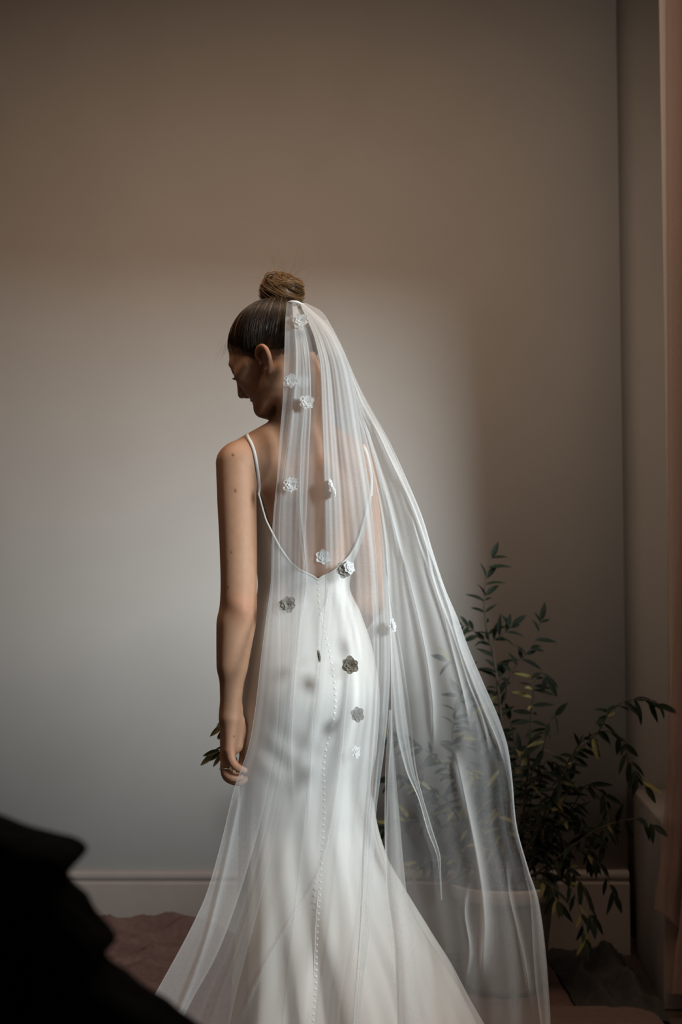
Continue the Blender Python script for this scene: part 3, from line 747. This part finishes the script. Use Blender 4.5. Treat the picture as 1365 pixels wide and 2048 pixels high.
CL = G([(606, 578), (720, 580), (860, 572), (1000, 566), (1160, 572), (1300, 580), (1450, 572), (1600, 560), (1800, 510), (2060, 400), (2250, 330)])
CR = G([(606, 606), (650, 654), (700, 684), (760, 706), (900, 738), (1020, 760), (1150, 773), (1330, 781), (1420, 777), (1500, 769), (1560, 761), (1640, 752), (1800, 745), (2060, 720), (2250, 720)])
DL = G([(606, 582), (720, 604), (860, 596), (1000, 590), (1160, 600), (1300, 612), (1450, 600), (1600, 590), (1800, 560), (2060, 470), (2250, 430)])
DR = G([(606, 607), (640, 646), (680, 676), (740, 700), (880, 724), (1000, 742), (1200, 758), (1400, 760), (1600, 742), (1800, 725), (2060, 690), (2250, 690)])
BL = G([(606, 598), (650, 642), (720, 684), (790, 702), (900, 735), (1100, 772), (1300, 782), (1450, 783), (1560, 776), (1700, 772), (2060, 800), (2250, 830)])
BR = G([(606, 612), (622, 643), (650, 662), (690, 683), (760, 713), (800, 733), (880, 778), (960, 815), (1040, 848), (1100, 866), (1180, 893), (1240, 918), (1290, 936), (1370, 970), (1440, 1000), (1500, 1018), (1560, 1026), (1640, 1033), (1740, 1059), (1800, 1078), (1900, 1092), (1960, 1097), (2048, 1102), (2250, 1104)])
veil = thing('veil', 'long sheer white tulle veil with scattered fabric flowers, hanging from the topknot', 'veil', (0, 2.7, -.02))
def sheet(gl, gr, y0, y1, nu, nv, pleats, amp, doff, m, folds=(), dright=0.0, seed=0, name='tulle_layer', xamp=.35, full=420.):
    """a hanging length of tulle between two edges; pleats = soft waves across, folds = single creases (px path, width, depth)"""
    r = np.random.default_rng(seed); ph_ = r.uniform(0, 6, 6)
    y = np.linspace(y0, y1, nv)[None, :]; u = np.r_[0, .006, .013, np.linspace(.025, .975, nu-6), .987, .994, 1][:, None]
    L, R = gl(y), gr(y); px = L+(R-L)*u; wpx = (R-L)
    s = (y-y0)/(y1-y0)
    Y = vdepth(y)+doff+0*u+dright*np.maximum(px-690, 0)
    A = amp*sstep(0, .10, s)*(.35+.9*s)
    t = 2*math.pi*pleats*(u+.05*np.sin(4*s+ph_[0]+5*u)+.03*np.sin(9*s+ph_[1]))
    w = np.sin(t+ph_[2]+1.2*s)+.45*np.sin(2.3*t+ph_[3]-2*s)+.22*np.sin(5.1*t+ph_[4]+3*s)
    Y = Y+A*w*np.minimum(1, sstep(0, .02, u)+.3)
    px = px+xamp*A*900*np.cos(t+ph_[2])*np.sin(np.pi*u)
    fply = 0
    for path, wd, dp in folds:
        a = np.array(path, float); c = smooth_interp(y, a[:, 0], a[:, 1]); fade = sstep(a[0, 0]-1, a[0, 0]+60, y)*sstep(a[-1, 0]+1, a[-1, 0]-90, y)
        x = (px-c)/wd; fply = fply+(40 if nu > 200 else 10)*dp*fade*np.exp(-(x/1.5)**2)*(2 if wd > 9 else 1); Y = Y-dp*fade*np.exp(-x*x); px = px-fade*wd*.55*x*np.exp(-x*x)
    Pw = at(px, y+0*px, Y)
    me = mesh(name, Pw.reshape(-1, 3), grid_faces(nu, nv), m)
    st = np.zeros((nu, 1))
    for k_ in (11, 23, 41, 67, 97): st = st+np.sin(u*k_*pleats*.9+r.uniform(0, 6))/k_**.35
    edge = np.exp(-(u*wpx/2.2)**2)+np.exp(-((1-u)*wpx/2.2)**2)
    ga = fply*2+full(y)*(1+.05*st*sstep(0, .05, s)*np.clip(wpx/150, .3, 1))*(1+.5*edge)+0*px
    g = me.attributes.new('gather', 'FLOAT', 'POINT'); g.data.foreach_set('value', np.clip(ga, .5, 16).astype(np.float32).ravel())
    return link(name, me, veil), Pw
def ply(pts): a = np.array(pts, float); return lambda y: np.interp(y, a[:, 0], a[:, 1])
ML = G([(606, 592), (700, 618), (800, 623), (900, 619), (1000, 615), (1160, 609), (1300, 600), (1500, 578), (1700, 545), (2000, 470), (2250, 420)])
NL = G([(606, 600), (680, 630), (740, 641), (800, 643), (900, 646), (1000, 649), (1160, 651), (1300, 642), (1500, 622), (1800, 590), (2250, 540)])
F3 = [([(640, 602), (760, 612), (900, 602), (1000, 600), (1160, 612), (1260, 598), (1400, 586), (1500, 582), (1620, 586)], 5, .014),
      ([(1130, 660), (1200, 654), (1235, 641), (1330, 637), (1410, 627), (1500, 622), (1600, 619), (1680, 616)], 4, .014),
      ([(1290, 704), (1345, 697), (1430, 689), (1540, 680), (1640, 664), (1740, 640), (1850, 575), (1950, 520), (2060, 470)], 5, .015)]
sheet(E0, CR, 606, 2250, 150, 260, 1.6, .006, .006, M_TULLE, seed=2, full=ply([(606, 6), (700, 3.4), (800, 2.4), (1000, 1.9), (1300, 1.0), (2250, .9)]), folds=F3)
sheet(E0, G1, 606, 2250, 26, 240, .5, .003, -.008, M_TULLE, seed=1, full=ply([(606, 1.6), (1100, 1.6), (1500, 1.5), (1650, 2.4), (2250, 2.4)]), folds=[([(1560, 486), (1670, 463), (1769, 441), (1870, 415), (1963, 383), (2100, 325)], 6, .012)])
sheet(G1, ML, 606, 2250, 60, 220, 1.0, .003, -.004, M_TULLE, seed=3, full=ply([(606, 9), (700, 10), (800, 7.5), (900, 4.2), (1000, 2.8), (1150, 1.6), (1300, .7), (2250, .7)]))
sheet(NL, DR, 606, 2250, 100, 240, 1.7, .004, -.002, M_TULLE, seed=9, full=ply([(606, 8), (700, 12), (800, 12), (900, 9.5), (1000, 6.5), (1100, 3.6), (1300, 1.2), (2250, .9)]))
sheet(G([(640, 640), (700, 668), (800, 694), (900, 712), (1000, 726), (1150, 742), (1300, 748), (1400, 744), (1560, 735), (1640, 728), (1800, 722), (2250, 690)]), CR, 640, 2250, 30, 220, .8, .004, .010, M_TULLE, seed=8, full=ply([(640, 3), (1000, 2.2), (1200, 3.0), (1640, 3.0), (2250, 1.5)]))
FB = [([(760, 706), (800, 716), (900, 745), (1030, 782), (1130, 810), (1240, 838), (1330, 856), (1420, 866), (1520, 868)], 7, .013),
      ([(830, 742), (950, 795), (1060, 842), (1150, 866), (1250, 900), (1360, 935), (1450, 968), (1540, 985)], 7, .014),
      ([(900, 775), (1000, 822), (1100, 858), (1200, 893), (1300, 922), (1400, 960), (1500, 1000), (1560, 1015)], 6, .012),
      ([(1000, 815), (1100, 843), (1200, 878), (1300, 905), (1400, 930), (1480, 945)], 6, .010),
      ([(1480, 905), (1570, 925), (1660, 945), (1730, 958), (1800, 967), (1850, 970), (1920, 966), (1990, 962)], 10, .014),
      ([(1700, 1010), (1780, 1018), (1860, 1035), (1960, 1055), (2030, 1062)], 6, .010),
      ([(1740, 945), (1820, 930), (1900, 940), (1990, 924)], 5, .010),
      ([(1560, 1022), (1650, 1030), (1740, 1056), (1800, 1072)], 6, .010)]
_, PB = sheet(BL, BR, 606, 2250, 260, 260, 1.3, .012, .020, M_TULLE2, seed=4, folds=FB, dright=.00035, full=ply([(606, 5), (720, 4.5), (800, 3.2), (1000, 2.4), (1300, 1.8), (1600, 1.2), (2250, 1.3)]))
# turned-back hem along the flying edge, and hanging ends at the side
sheet(lambda y: BR(y)-(16+10*np.sin(y/95.)), lambda y: BR(y)-.5, 640, 2250, 14, 220, .6, .006, .013, M_TULLE2, seed=5, dright=.00035, full=ply([(640, 1.6), (2250, 1.3)]))
sheet(G([(1420, 779), (1500, 773), (1560, 771), (1643, 770), (1760, 772), (1900, 790), (2250, 800)]), G([(1420, 783), (1530, 791), (1650, 801), (1770, 812), (1900, 830), (2250, 850)]), 1420, 2250, 16, 120, .5, .006, -.004, M_TULLE, seed=6, full=ply([(1420, 4), (2250, 3)]))
sheet(G([(1150, 772), (1330, 783), (1450, 792), (1540, 812), (1600, 838), (1660, 855), (1720, 876), (1800, 883)]), G([(1150, 774), (1330, 808), (1450, 824), (1540, 834), (1600, 848), (1660, 866), (1720, 882), (1800, 883.6)]), 1150, 1800, 20, 120, .7, .006, .000, M_TULLE, seed=7, dright=.0003, full=ply([(1150, 2.4), (1650, 2.4), (1800, .4)]))
# gathered band on the comb
V, F = tube(catmull([P(574.5, 606, 2.815), P(583, 603.5, 2.806), P(594, 604, 2.806), P(604, 608.5, 2.816), P(609, 612, 2.83)], 24), .0026*np.sin(np.pi*np.linspace(.2, .85, 24))**.5, 8)
link('gathered_band', mesh('gathered_band', V, F, M_COMB), veil)
# fabric flowers
def petal_mesh(name, m, L=.0150, Wd=.0150):
    V = []; nu, nv = 9, 9
    for i in range(nu):
        q = i/(nu-1); wd = Wd*math.sin(math.pi*min(1, .07+q*.83))**.55
        for j in range(nv):
            t = j/(nv-1)*2-1
            rip = (.0007*math.sin(t*6+q*4)+.0003*math.sin(t*13+1))*q
            V.append((L*q*(1-.16*t*t*q+.05*math.cos(t*9)*q), wd*.5*t, .0006+.0014*q*q+.0008*t*t*q+rip))
    return mesh(name, V, grid_faces(nu, nv), m)
PM = {k: petal_mesh('petal', m) for k, m in (('w', M_PETAL), ('g', M_PETALG), ('t', M_PETALT))}
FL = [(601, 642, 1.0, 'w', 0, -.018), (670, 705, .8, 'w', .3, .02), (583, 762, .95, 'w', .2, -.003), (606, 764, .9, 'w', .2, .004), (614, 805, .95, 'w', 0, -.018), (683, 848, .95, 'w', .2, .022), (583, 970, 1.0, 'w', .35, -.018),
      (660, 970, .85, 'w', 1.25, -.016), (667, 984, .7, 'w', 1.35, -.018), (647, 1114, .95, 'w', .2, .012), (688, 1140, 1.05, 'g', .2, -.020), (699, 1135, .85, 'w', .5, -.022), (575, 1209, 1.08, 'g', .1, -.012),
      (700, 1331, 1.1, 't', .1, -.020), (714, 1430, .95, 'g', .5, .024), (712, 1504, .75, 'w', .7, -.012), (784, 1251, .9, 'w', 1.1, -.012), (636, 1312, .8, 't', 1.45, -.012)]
for i, (x, y, sc, kind, tilt, dy) in enumerate(FL):
    c = P(x, y, float(vdepth(y))+dy); r_ = random.Random(i)
    nrm = Vector((math.sin(tilt)*(1 if x > 600 else -.6), -math.cos(tilt), .15)).normalized()
    Q = Matrix.Translation(Vector(c)) @ nrm.to_track_quat('Z', 'Y').to_matrix().to_4x4() @ Matrix.Rotation(r_.uniform(0, 6), 4, 'Z') @ Matrix.Scale(sc, 4)
    bmx = bmesh.new(); bmesh.ops.create_icosphere(bmx, subdivisions=2, radius=.0030)
    for v in bmx.verts: v.co.z *= .6; v.co.z += .001
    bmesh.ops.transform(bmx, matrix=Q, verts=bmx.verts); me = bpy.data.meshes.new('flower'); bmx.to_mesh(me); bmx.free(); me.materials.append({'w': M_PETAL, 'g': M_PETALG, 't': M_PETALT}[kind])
    fo = link('flower', me, veil)
    if kind != 'w': fo['label'] = 'fabric flower with shade painted in grey taupe'
    for ringn, (n_, s_, lift) in enumerate(((6, 1.0, 0), (6, .66, .0016), (4, .36, .003))):
        for k in range(n_):
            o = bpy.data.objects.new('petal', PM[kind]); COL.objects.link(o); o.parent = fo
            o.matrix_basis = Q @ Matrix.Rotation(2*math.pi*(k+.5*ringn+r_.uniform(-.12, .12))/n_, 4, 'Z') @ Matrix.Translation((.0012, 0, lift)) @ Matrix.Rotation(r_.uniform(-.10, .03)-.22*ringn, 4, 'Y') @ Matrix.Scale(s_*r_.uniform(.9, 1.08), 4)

# ------------------------------------------------------------------ leaves, potted olive tree, held sprig
def leaf_mesh(name, m, L, Wd, curl, fold_):
    V = []; nu, nv = 9, 4
    for i in range(nu):
        s = i/(nu-1); wd = Wd*math.sin(math.pi*s**.85)**.8+.0006
        for j in range(nv+1):
            t = j/nv*2-1; V.append((L*s, wd*.5*t, -curl*L*s*s+fold_*abs(t)*wd*.5))
    return mesh(name, V, grid_faces(nu, nv+1), m)
LEAF = [leaf_mesh('leaf', M_LEAF, .066, .0180, .12, .35), leaf_mesh('leaf', M_LEAF, .054, .0175, .22, .3), leaf_mesh('leaf', M_LEAF, .076, .0165, .30, .4), leaf_mesh('leaf', M_LEAFP, .070, .0150, .2, .3)]
PC_ = np.array([.485, 4.335])                 # middle of the pot on the floor
olive = thing('potted_olive_tree', 'dark olive tree in a tapered grey pot by the back wall', 'plant', (PC_[0], PC_[1], -.02))
def lathe(prof, n, c):
    a = np.linspace(0, 2*math.pi, n, endpoint=False); V = np.array([[(c[0]+r*math.cos(t), c[1]+r*math.sin(t), z) for r, z in prof] for t in a])
    return V.reshape(-1, 3), grid_faces(n, len(prof), True)
V, F = lathe([(.0, -.02), (.105, -.02), (.116, -.014), (.120, .0), (.150, .235), (.155, .244), (.164, .248), (.167, .256), (.167, .286), (.163, .292), (.154, .292), (.149, .285), (.146, .22)], 64, PC_)
pot = link('pot', mesh('pot', V, F, M_POT), olive, label='tapered grey pot with a thick rim')
V, F = lathe([(.0, .250), (.05, .256), (.10, .250), (.1475, .246)], 40, PC_); link('soil', mesh('soil', V, F, M_SOIL), olive)
def bpts(pts, d0, d1):
    n = len(pts); L = np.r_[0, np.cumsum(np.hypot(*np.diff(np.array(pts, float), axis=0).T))]; L /= L[-1]
    return np.array([P(x, y, d0+(d1-d0)*t) for (x, y), t in zip(pts, L)])
BR_ = [  # pixel path, depth at root, depth at tip, radius, leaf spacing, droop, side, pale share
 ([(1014, 1772), (1018, 1600), (1008, 1480), (998, 1380), (985, 1300), (973, 1258), (969, 1190), (975, 1140), (984, 1116)], 4.33, 4.30, .0065, .028, .15, 0, .0),
 ([(1008, 1400), (1020, 1352), (1040, 1325), (1062, 1296), (1078, 1262), (1084, 1240)], 4.32, 4.27, .0030, .026, .3, 0, .0),
 ([(1022, 1770), (1048, 1640), (1056, 1540), (1060, 1460), (1066, 1400), (1072, 1360), (1084, 1345), (1098, 1362)], 4.33, 4.25, .0055, .024, .6, 0, .15),
 ([(1060, 1560), (1085, 1500), (1098, 1450), (1112, 1432)], 4.29, 4.22, .0024, .026, .9, 0, .1),
 ([(1020, 1770), (1075, 1660), (1120, 1560), (1160, 1500), (1200, 1462), (1222, 1424), (1252, 1402), (1290, 1398), (1316, 1408)], 4.33, 3.97, .0050, .026, .8, 1, .05),
 ([(1030, 1765), (1095, 1630), (1135, 1530), (1172, 1478), (1215, 1462), (1242, 1476), (1256, 1514), (1272, 1545), (1290, 1572)], 4.33, 4.02, .0042, .026, .7, 0, .08),
 ([(1030, 1768), (1090, 1735), (1150, 1690), (1205, 1655), (1255, 1640), (1286, 1638), (1306, 1650)], 4.33, 3.97, .0040, .028, .8, 0, .05),
 ([(1035, 1765), (1100, 1690), (1150, 1610), (1178, 1570), (1200, 1582), (1216, 1630), (1208, 1690)], 4.33, 4.12, .0036, .026, .7, 0, .1),
 ([(1036, 1768), (1085, 1745), (1130, 1735), (1165, 1770), (1180, 1815), (1186, 1840)], 4.32, 4.10, .0032, .024, .9, 0, .25),
 ([(1036, 1770), (1080, 1760), (1104, 1775), (1116, 1805)], 4.30, 4.08, .0024, .024, .9, 0, .3),
 ([(1036, 1760), (1100, 1745), (1150, 1790), (1168, 1850), (1172, 1885)], 4.31, 4.06, .0026, .030, .9, 0, .25),
 ([(1036, 1760), (1110, 1640), (1130, 1600), (1140, 1560)], 4.32, 4.2, .0028, .022, .8, 0, .2),
 ([(1036, 1766), (1070, 1690), (1082, 1620), (1080, 1570)], 4.34, 4.36, .0034, .020, .5, 0, .1),
 ([(1040, 1760), (1130, 1690), (1190, 1720), (1215, 1760), (1230, 1790)], 4.33, 4.2, .0026, .024, .8, 0, .1),
 ([(1006, 1770), (970, 1650), (915, 1560), (850, 1500), (795, 1478), (765, 1474)], 4.33, 4.24, .0042, .024, .3, 0, .28),
 ([(1004, 1770), (940, 1690), (880, 1655), (815, 1642), (765, 1660)], 4.33, 4.22, .0036, .024, .4, 0, .3),
 ([(1002, 1772), (920, 1728), (860, 1722), (800, 1742), (770, 1770)], 4.32, 4.18, .0032, .026, .5, 0, .35),
 ([(1010, 1680), (975, 1560), (948, 1460), (930, 1410), (918, 1388)], 4.34, 4.34, .0034, .024, .2, 0, .12),
 ([(1004, 1700), (945, 1600), (912, 1520), (905, 1460), (912, 1425)], 4.32, 4.26, .0030, .024, .3, 0, .2),
 ([(1002, 1440), (960, 1378), (925, 1336), (896, 1322)], 4.33, 4.28, .0022, .040, .3, 0, .3),
 ([(982, 1290), (958, 1272), (940, 1256), (926, 1250)], 4.31, 4.28, .0018, .022, .2, 0, .0),
 ([(978, 1290), (1000, 1272), (1014, 1262), (1026, 1252)], 4.31, 4.28, .0016, .022, .0, 0, .0),
 ([(1006, 1760), (960, 1700), (920, 1640), (880, 1590), (840, 1572)], 4.31, 4.16, .0032, .022, .5, 0, .35),
 ([(1014, 1765), (1000, 1660), (985, 1590), (950, 1545), (925, 1530)], 4.30, 4.14, .0030, .022, .7, 0, .45),
 ([(1014, 1765), (1000, 1710), (960, 1690), (920, 1702), (895, 1735)], 4.28, 4.12, .0028, .024, .7, 0, .45),
 ([(1016, 1765), (1012, 1640), (1028, 1560), (1030, 1500), (1020, 1440)], 4.36, 4.40, .0036, .020, .3, 0, .08),
 ([(1034, 1768), (1052, 1700), (1062, 1640), (1046, 1580), (1040, 1500)], 4.30, 4.26, .0030, .020, .4, 0, .05),
 ([(1036, 1768), (1080, 1700), (1116, 1660), (1128, 1690), (1136, 1740)], 4.30, 4.20, .0026, .020, .8, 0, .1),
 ([(1036, 1768), (1100, 1660), (1150, 1630), (1176, 1668), (1182, 1720)], 4.36, 4.32, .0026, .020, .8, 0, .08),
 ([(1030, 1768), (1060, 1610), (1082, 1540), (1100, 1520), (1120, 1540)], 4.36, 4.30, .0028, .020, .7, 0, .08),
 ([(1000, 1770), (930, 1690), (880, 1610), (820, 1560), (780, 1560)], 4.36, 4.34, .0028, .020, .4, 0, .3)]
LEAVES = []
def grow(path_w, spacing, droop, pale, rnd, parent, rmax):
    L = np.r_[0, np.cumsum(np.linalg.norm(np.diff(path_w, axis=0), axis=1))]; d = L[-1]*.22; k = rnd.randint(0, 1)
    while d < L[-1]:
        i = min(np.searchsorted(L, d), len(L)-1); p = Vector(path_w[i]); tg = Vector(path_w[i]-path_w[max(i-1, 0)]).normalized()
        for sd in ((1, -1) if rnd.random() < .62 else (rnd.choice((1, -1)),)):
            side = tg.cross(Vector((0, -1, 0)) if k % 3 else Vector((.7, -.5, .3))); side.normalize()
            dr = tg*rnd.uniform(.45, .9)+side*sd*rnd.uniform(.5, 1.0)+Vector((rnd.uniform(-.3, .3), rnd.uniform(-.35, .35), rnd.uniform(-.2, .2)))+Vector((0, 0, -droop*rnd.uniform(.5, 1.5)))
            dr.normalize(); up = Vector((rnd.uniform(-.5, .5), -rnd.uniform(.3, 1), rnd.uniform(.2, 1))); up = (up-dr*up.dot(dr)).normalized(); yv = up.cross(dr)
            R = Matrix((dr, yv, up)).transposed().to_4x4()
            me = LEAF[3] if rnd.random() < pale else LEAF[rnd.randint(0, 2)]
            Mx = Matrix.Translation(p) @ R @ Matrix.Scale(rnd.uniform(.58, 1.0), 4)
            if parent is not None:
                LEAVES.append((me, parent, Mx))
            k += 1
        d += spacing*rnd.uniform(.8, 1.25)
    e = Vector(path_w[-1]); tg = Vector(path_w[-1]-path_w[-2]).normalized(); up = Vector((0, -1, .4)); up = (up-tg*up.dot(tg)).normalized(); yv = up.cross(tg)
    LEAVES.append((LEAF[1], parent, Matrix.Translation(e) @ Matrix((tg, yv, up)).transposed().to_4x4()))
for i, (pts, d0, d1, r0, spc, droop, sd, pale) in enumerate(BR_):
    pw = catmull(bpts(pts, d0, d1), 60); jit = np.stack([np.sin(np.linspace(0, 9, 60)+i), np.cos(np.linspace(0, 7, 60)+2*i), 0*np.linspace(0, 1, 60)], -1)*.002; pw = pw+jit
    V, F = tube(pw, np.linspace(r0, max(r0*.28, .0009), 60), 6)
    br = link('branch', mesh('branch', V, F, M_BARK), olive)
    grow(pw, spc*.92, droop, pale, random.Random(100+i), br, r0)
def shown(l):
    c = l[2].translation; dist = c.length; x, y = proj(np.array(c)); hidden = 480 < x < 770
    return (2 if hidden else 0)+(.6 if x < 1000 and y > 1450 else 0)+dist*.5
LEAVES.sort(key=shown)
for me, par, Mx in LEAVES[:300]:
    o = bpy.data.objects.new('leaf', me); COL.objects.link(o); o.parent = par; o.matrix_basis = Mx
JX = {0: Join(), 1: Join()}
for me, par, Mx in LEAVES[300:]:
    V = np.array([Mx @ v.co for v in me.vertices]); F = np.array([p.vertices[:] for p in me.polygons]); JX[1 if me is LEAF[3] else 0].add(V, F)
V0, F0 = JX[0].get(); V1, F1 = JX[1].get()
me = mesh('foliage', np.concatenate([V0, V1]), np.concatenate([F0, F1+len(V0)]), M_LEAF); me.materials.append(M_LEAFP)
mi_ = np.r_[np.zeros(len(F0), np.int32), np.ones(len(F1), np.int32)]; me.polygons.foreach_set('material_index', mi_)
link('foliage', me, olive, kind='stuff')
print('leaves', len(LEAVES))
sprig = thing('olive_sprig', 'small olive sprig in the left hand, pale leaves poking out behind the wrist', 'plant', tuple(P(470, 1500, 2.809)))
M_LEAFS = simple('leaf_sage', (.20, .20, .085), (.40, .37, .18), 25, .5, .05, .001); M_LEAFD = simple('leaf_bottle', (.05, .065, .032), (.10, .115, .055), 25, .5, .05, .001)
stem = catmull([P(474, 1545, 2.802), P(472, 1520, 2.810), P(462, 1490, 2.839), P(450, 1460, 2.854), P(446, 1438, 2.859)], 30); V, F = tube(stem, .0016, 6); so = link('stem', mesh('stem', V, F, M_BARK), sprig)
s2 = catmull([P(470, 1512, 2.812), P(455, 1502, 2.849), P(440, 1500, 2.859), P(424, 1508, 2.859)], 20); V, F = tube(s2, .0012, 6); so2 = link('stem', mesh('stem', V, F, M_BARK), sprig)
lsp = leaf_mesh('leaf', M_LEAFS, .036, .0105, .1, .3); lsd = leaf_mesh('leaf', M_LEAFD, .034, .0095, .1, .35)
for (x0, y0, x1, y1, me, par, sc) in ((447, 1449, 421, 1472, lsp, so, 1.0), (449, 1440, 436, 1449, lsd, so, .6), (448, 1458, 434, 1478, lsd, so, .8), (450, 1466, 436, 1480, lsd, so, .6),
        (440, 1500, 405, 1512, lsd, so2, 1.05), (430, 1506, 402, 1530, lsp, so2, 1.0), (444, 1502, 420, 1522, lsd, so2, 1.0), (442, 1511, 427, 1533, lsp, so2, .8), (446, 1494, 432, 1498, lsd, so2, .6), (471, 1512, 473, 1534, lsd, so, .7), (446, 1440, 434, 1453, lsp, so, .5)):
    a_ = Vector(P(x0, y0, 2.857)); b_ = Vector(P(x1, y1, 2.849)); dr = (b_-a_).normalized(); up = Vector((.2, -1, .3)); up = (up-dr*up.dot(dr)).normalized(); yv = up.cross(dr)
    k = (b_-a_).length/.035
    o = bpy.data.objects.new('leaf', me); COL.objects.link(o); o.parent = par; o.matrix_basis = Matrix.Translation(a_) @ Matrix((dr, yv, up)).transposed().to_4x4() @ Matrix.Scale(k, 4)

# ------------------------------------------------------------------ sheer curtain at the right edge
curt = thing('sheer_curtain', 'dusky pink sheer curtain hanging at the right beside the wall recess', 'curtain', (.95, 3.85, -.02))
def csheet(gl, gr, hem, Yb, amp, n, seed):
    nu, nv = 60, 120; u = np.linspace(0, 1, nu)[:, None]; s = np.linspace(0, 1, nv)[None]
    hy = hem(u); y = -540+(hy+540)*s; L, R = gl(y), gr(y); px = L+(R-L)*u
    Y = Yb+amp*np.sin(u*n*6.28+seed+.8*s)+.5*amp*np.sin(u*n*14+2*seed)
    Pw = at(px, y, Y); Pw[..., 2] = np.minimum(Pw[..., 2], CEIL-.002)
    me = mesh('curtain_panel', Pw.reshape(-1, 3), grid_faces(nu, nv), M_CURT); g = me.attributes.new('gather', 'FLOAT', 'POINT'); g.data.foreach_set('value', np.ones(nu*nv, np.float32)); o = link('curtain_panel', me, curt)
    hv = Pw[:, -1]; V, F = tube(hv, .0016, 5); link('hem', mesh('hem', V, F, M_CURT), o)
csheet(G([(-1250, 1378), (0, 1374), (1000, 1366), (1080, 1362), (1200, 1352), (1400, 1343), (1500, 1338), (1600, 1330), (1720, 1322), (1820, 1309), (1860, 1308)]), lambda y: 0*y+1560., lambda u: 1819+55*sstep(0, .32, u), 4.065, .010, 4, 1.0)
csheet(G([(-1250, 1392), (0, 1388), (1300, 1380), (1780, 1365), (1850, 1360), (1900, 1352), (1990, 1345)]), lambda y: 0*y+1580., lambda u: 1988+14*u, 4.03, .012, 4, 2.0)
csheet(G([(-1250, 1342), (0, 1332), (1000, 1336), (1500, 1336), (1700, 1333), (1860, 1331), (1990, 1330)]), lambda y: 0*y+1570., lambda u: 1984+10*u, 4.09, .008, 3, .4)

# ------------------------------------------------------------------ black cloth close to the camera
OUT = [(-420, 1500), (-200, 1570), (0, 1641), (90, 1671), (160, 1695), (167, 1706), (160, 1720), (138, 1746), (131, 1756), (140, 1770), (170, 1803), (200, 1842), (222, 1877), (224, 1892), (214, 1910), (203, 1924), (215, 1936), (262, 1966), (330, 2015), (390, 2062), (480, 2140), (560, 2230), (610, 2330)]
o_ = catmull([P(x, y, 1.06) for x, y in OUT], 130)
zf = -.02
nd = 24; rows = []
for k in range(nd):                                     # section swept away from the lens, rounded at both lips
    t = k/(nd-1); y = 1.0+.10*t; ins = .012*(1-math.sqrt(max(0, 1-(abs(2*t-1))**6)))
    w = .004*np.sin(np.arange(130)*.21+6*t)+.003*np.sin(np.arange(130)*.5-9*t)
    r_ = o_.copy(); r_[:, 1] = y; r_[:, 0] -= ins+np.abs(w)*.6+.05*np.abs(t-.2)*0; r_[:, 2] -= ins*.6
    rows.append(r_)
Rw = np.array(rows); base = Rw[:, -1:].copy(); base[..., 2] = zf; base[..., 0] += .03
left = Rw[:, :1].copy(); left[..., 2] = zf
Rw = np.concatenate([left, Rw, base], 1)                # falls to the floor on both sides
nr, nc = Rw.shape[:2]; F = [tuple(f) for f in grid_faces(nr, nc)]+[tuple(range(nc)), tuple(range((nr-1)*nc, nr*nc))[::-1]]
me = mesh('black_drape', Rw.reshape(-1, 3), F, M_BLACK, False)
link('black_drape', me, None, label='black cloth hanging in stepped folds, blurred close to the camera', category='cloth')
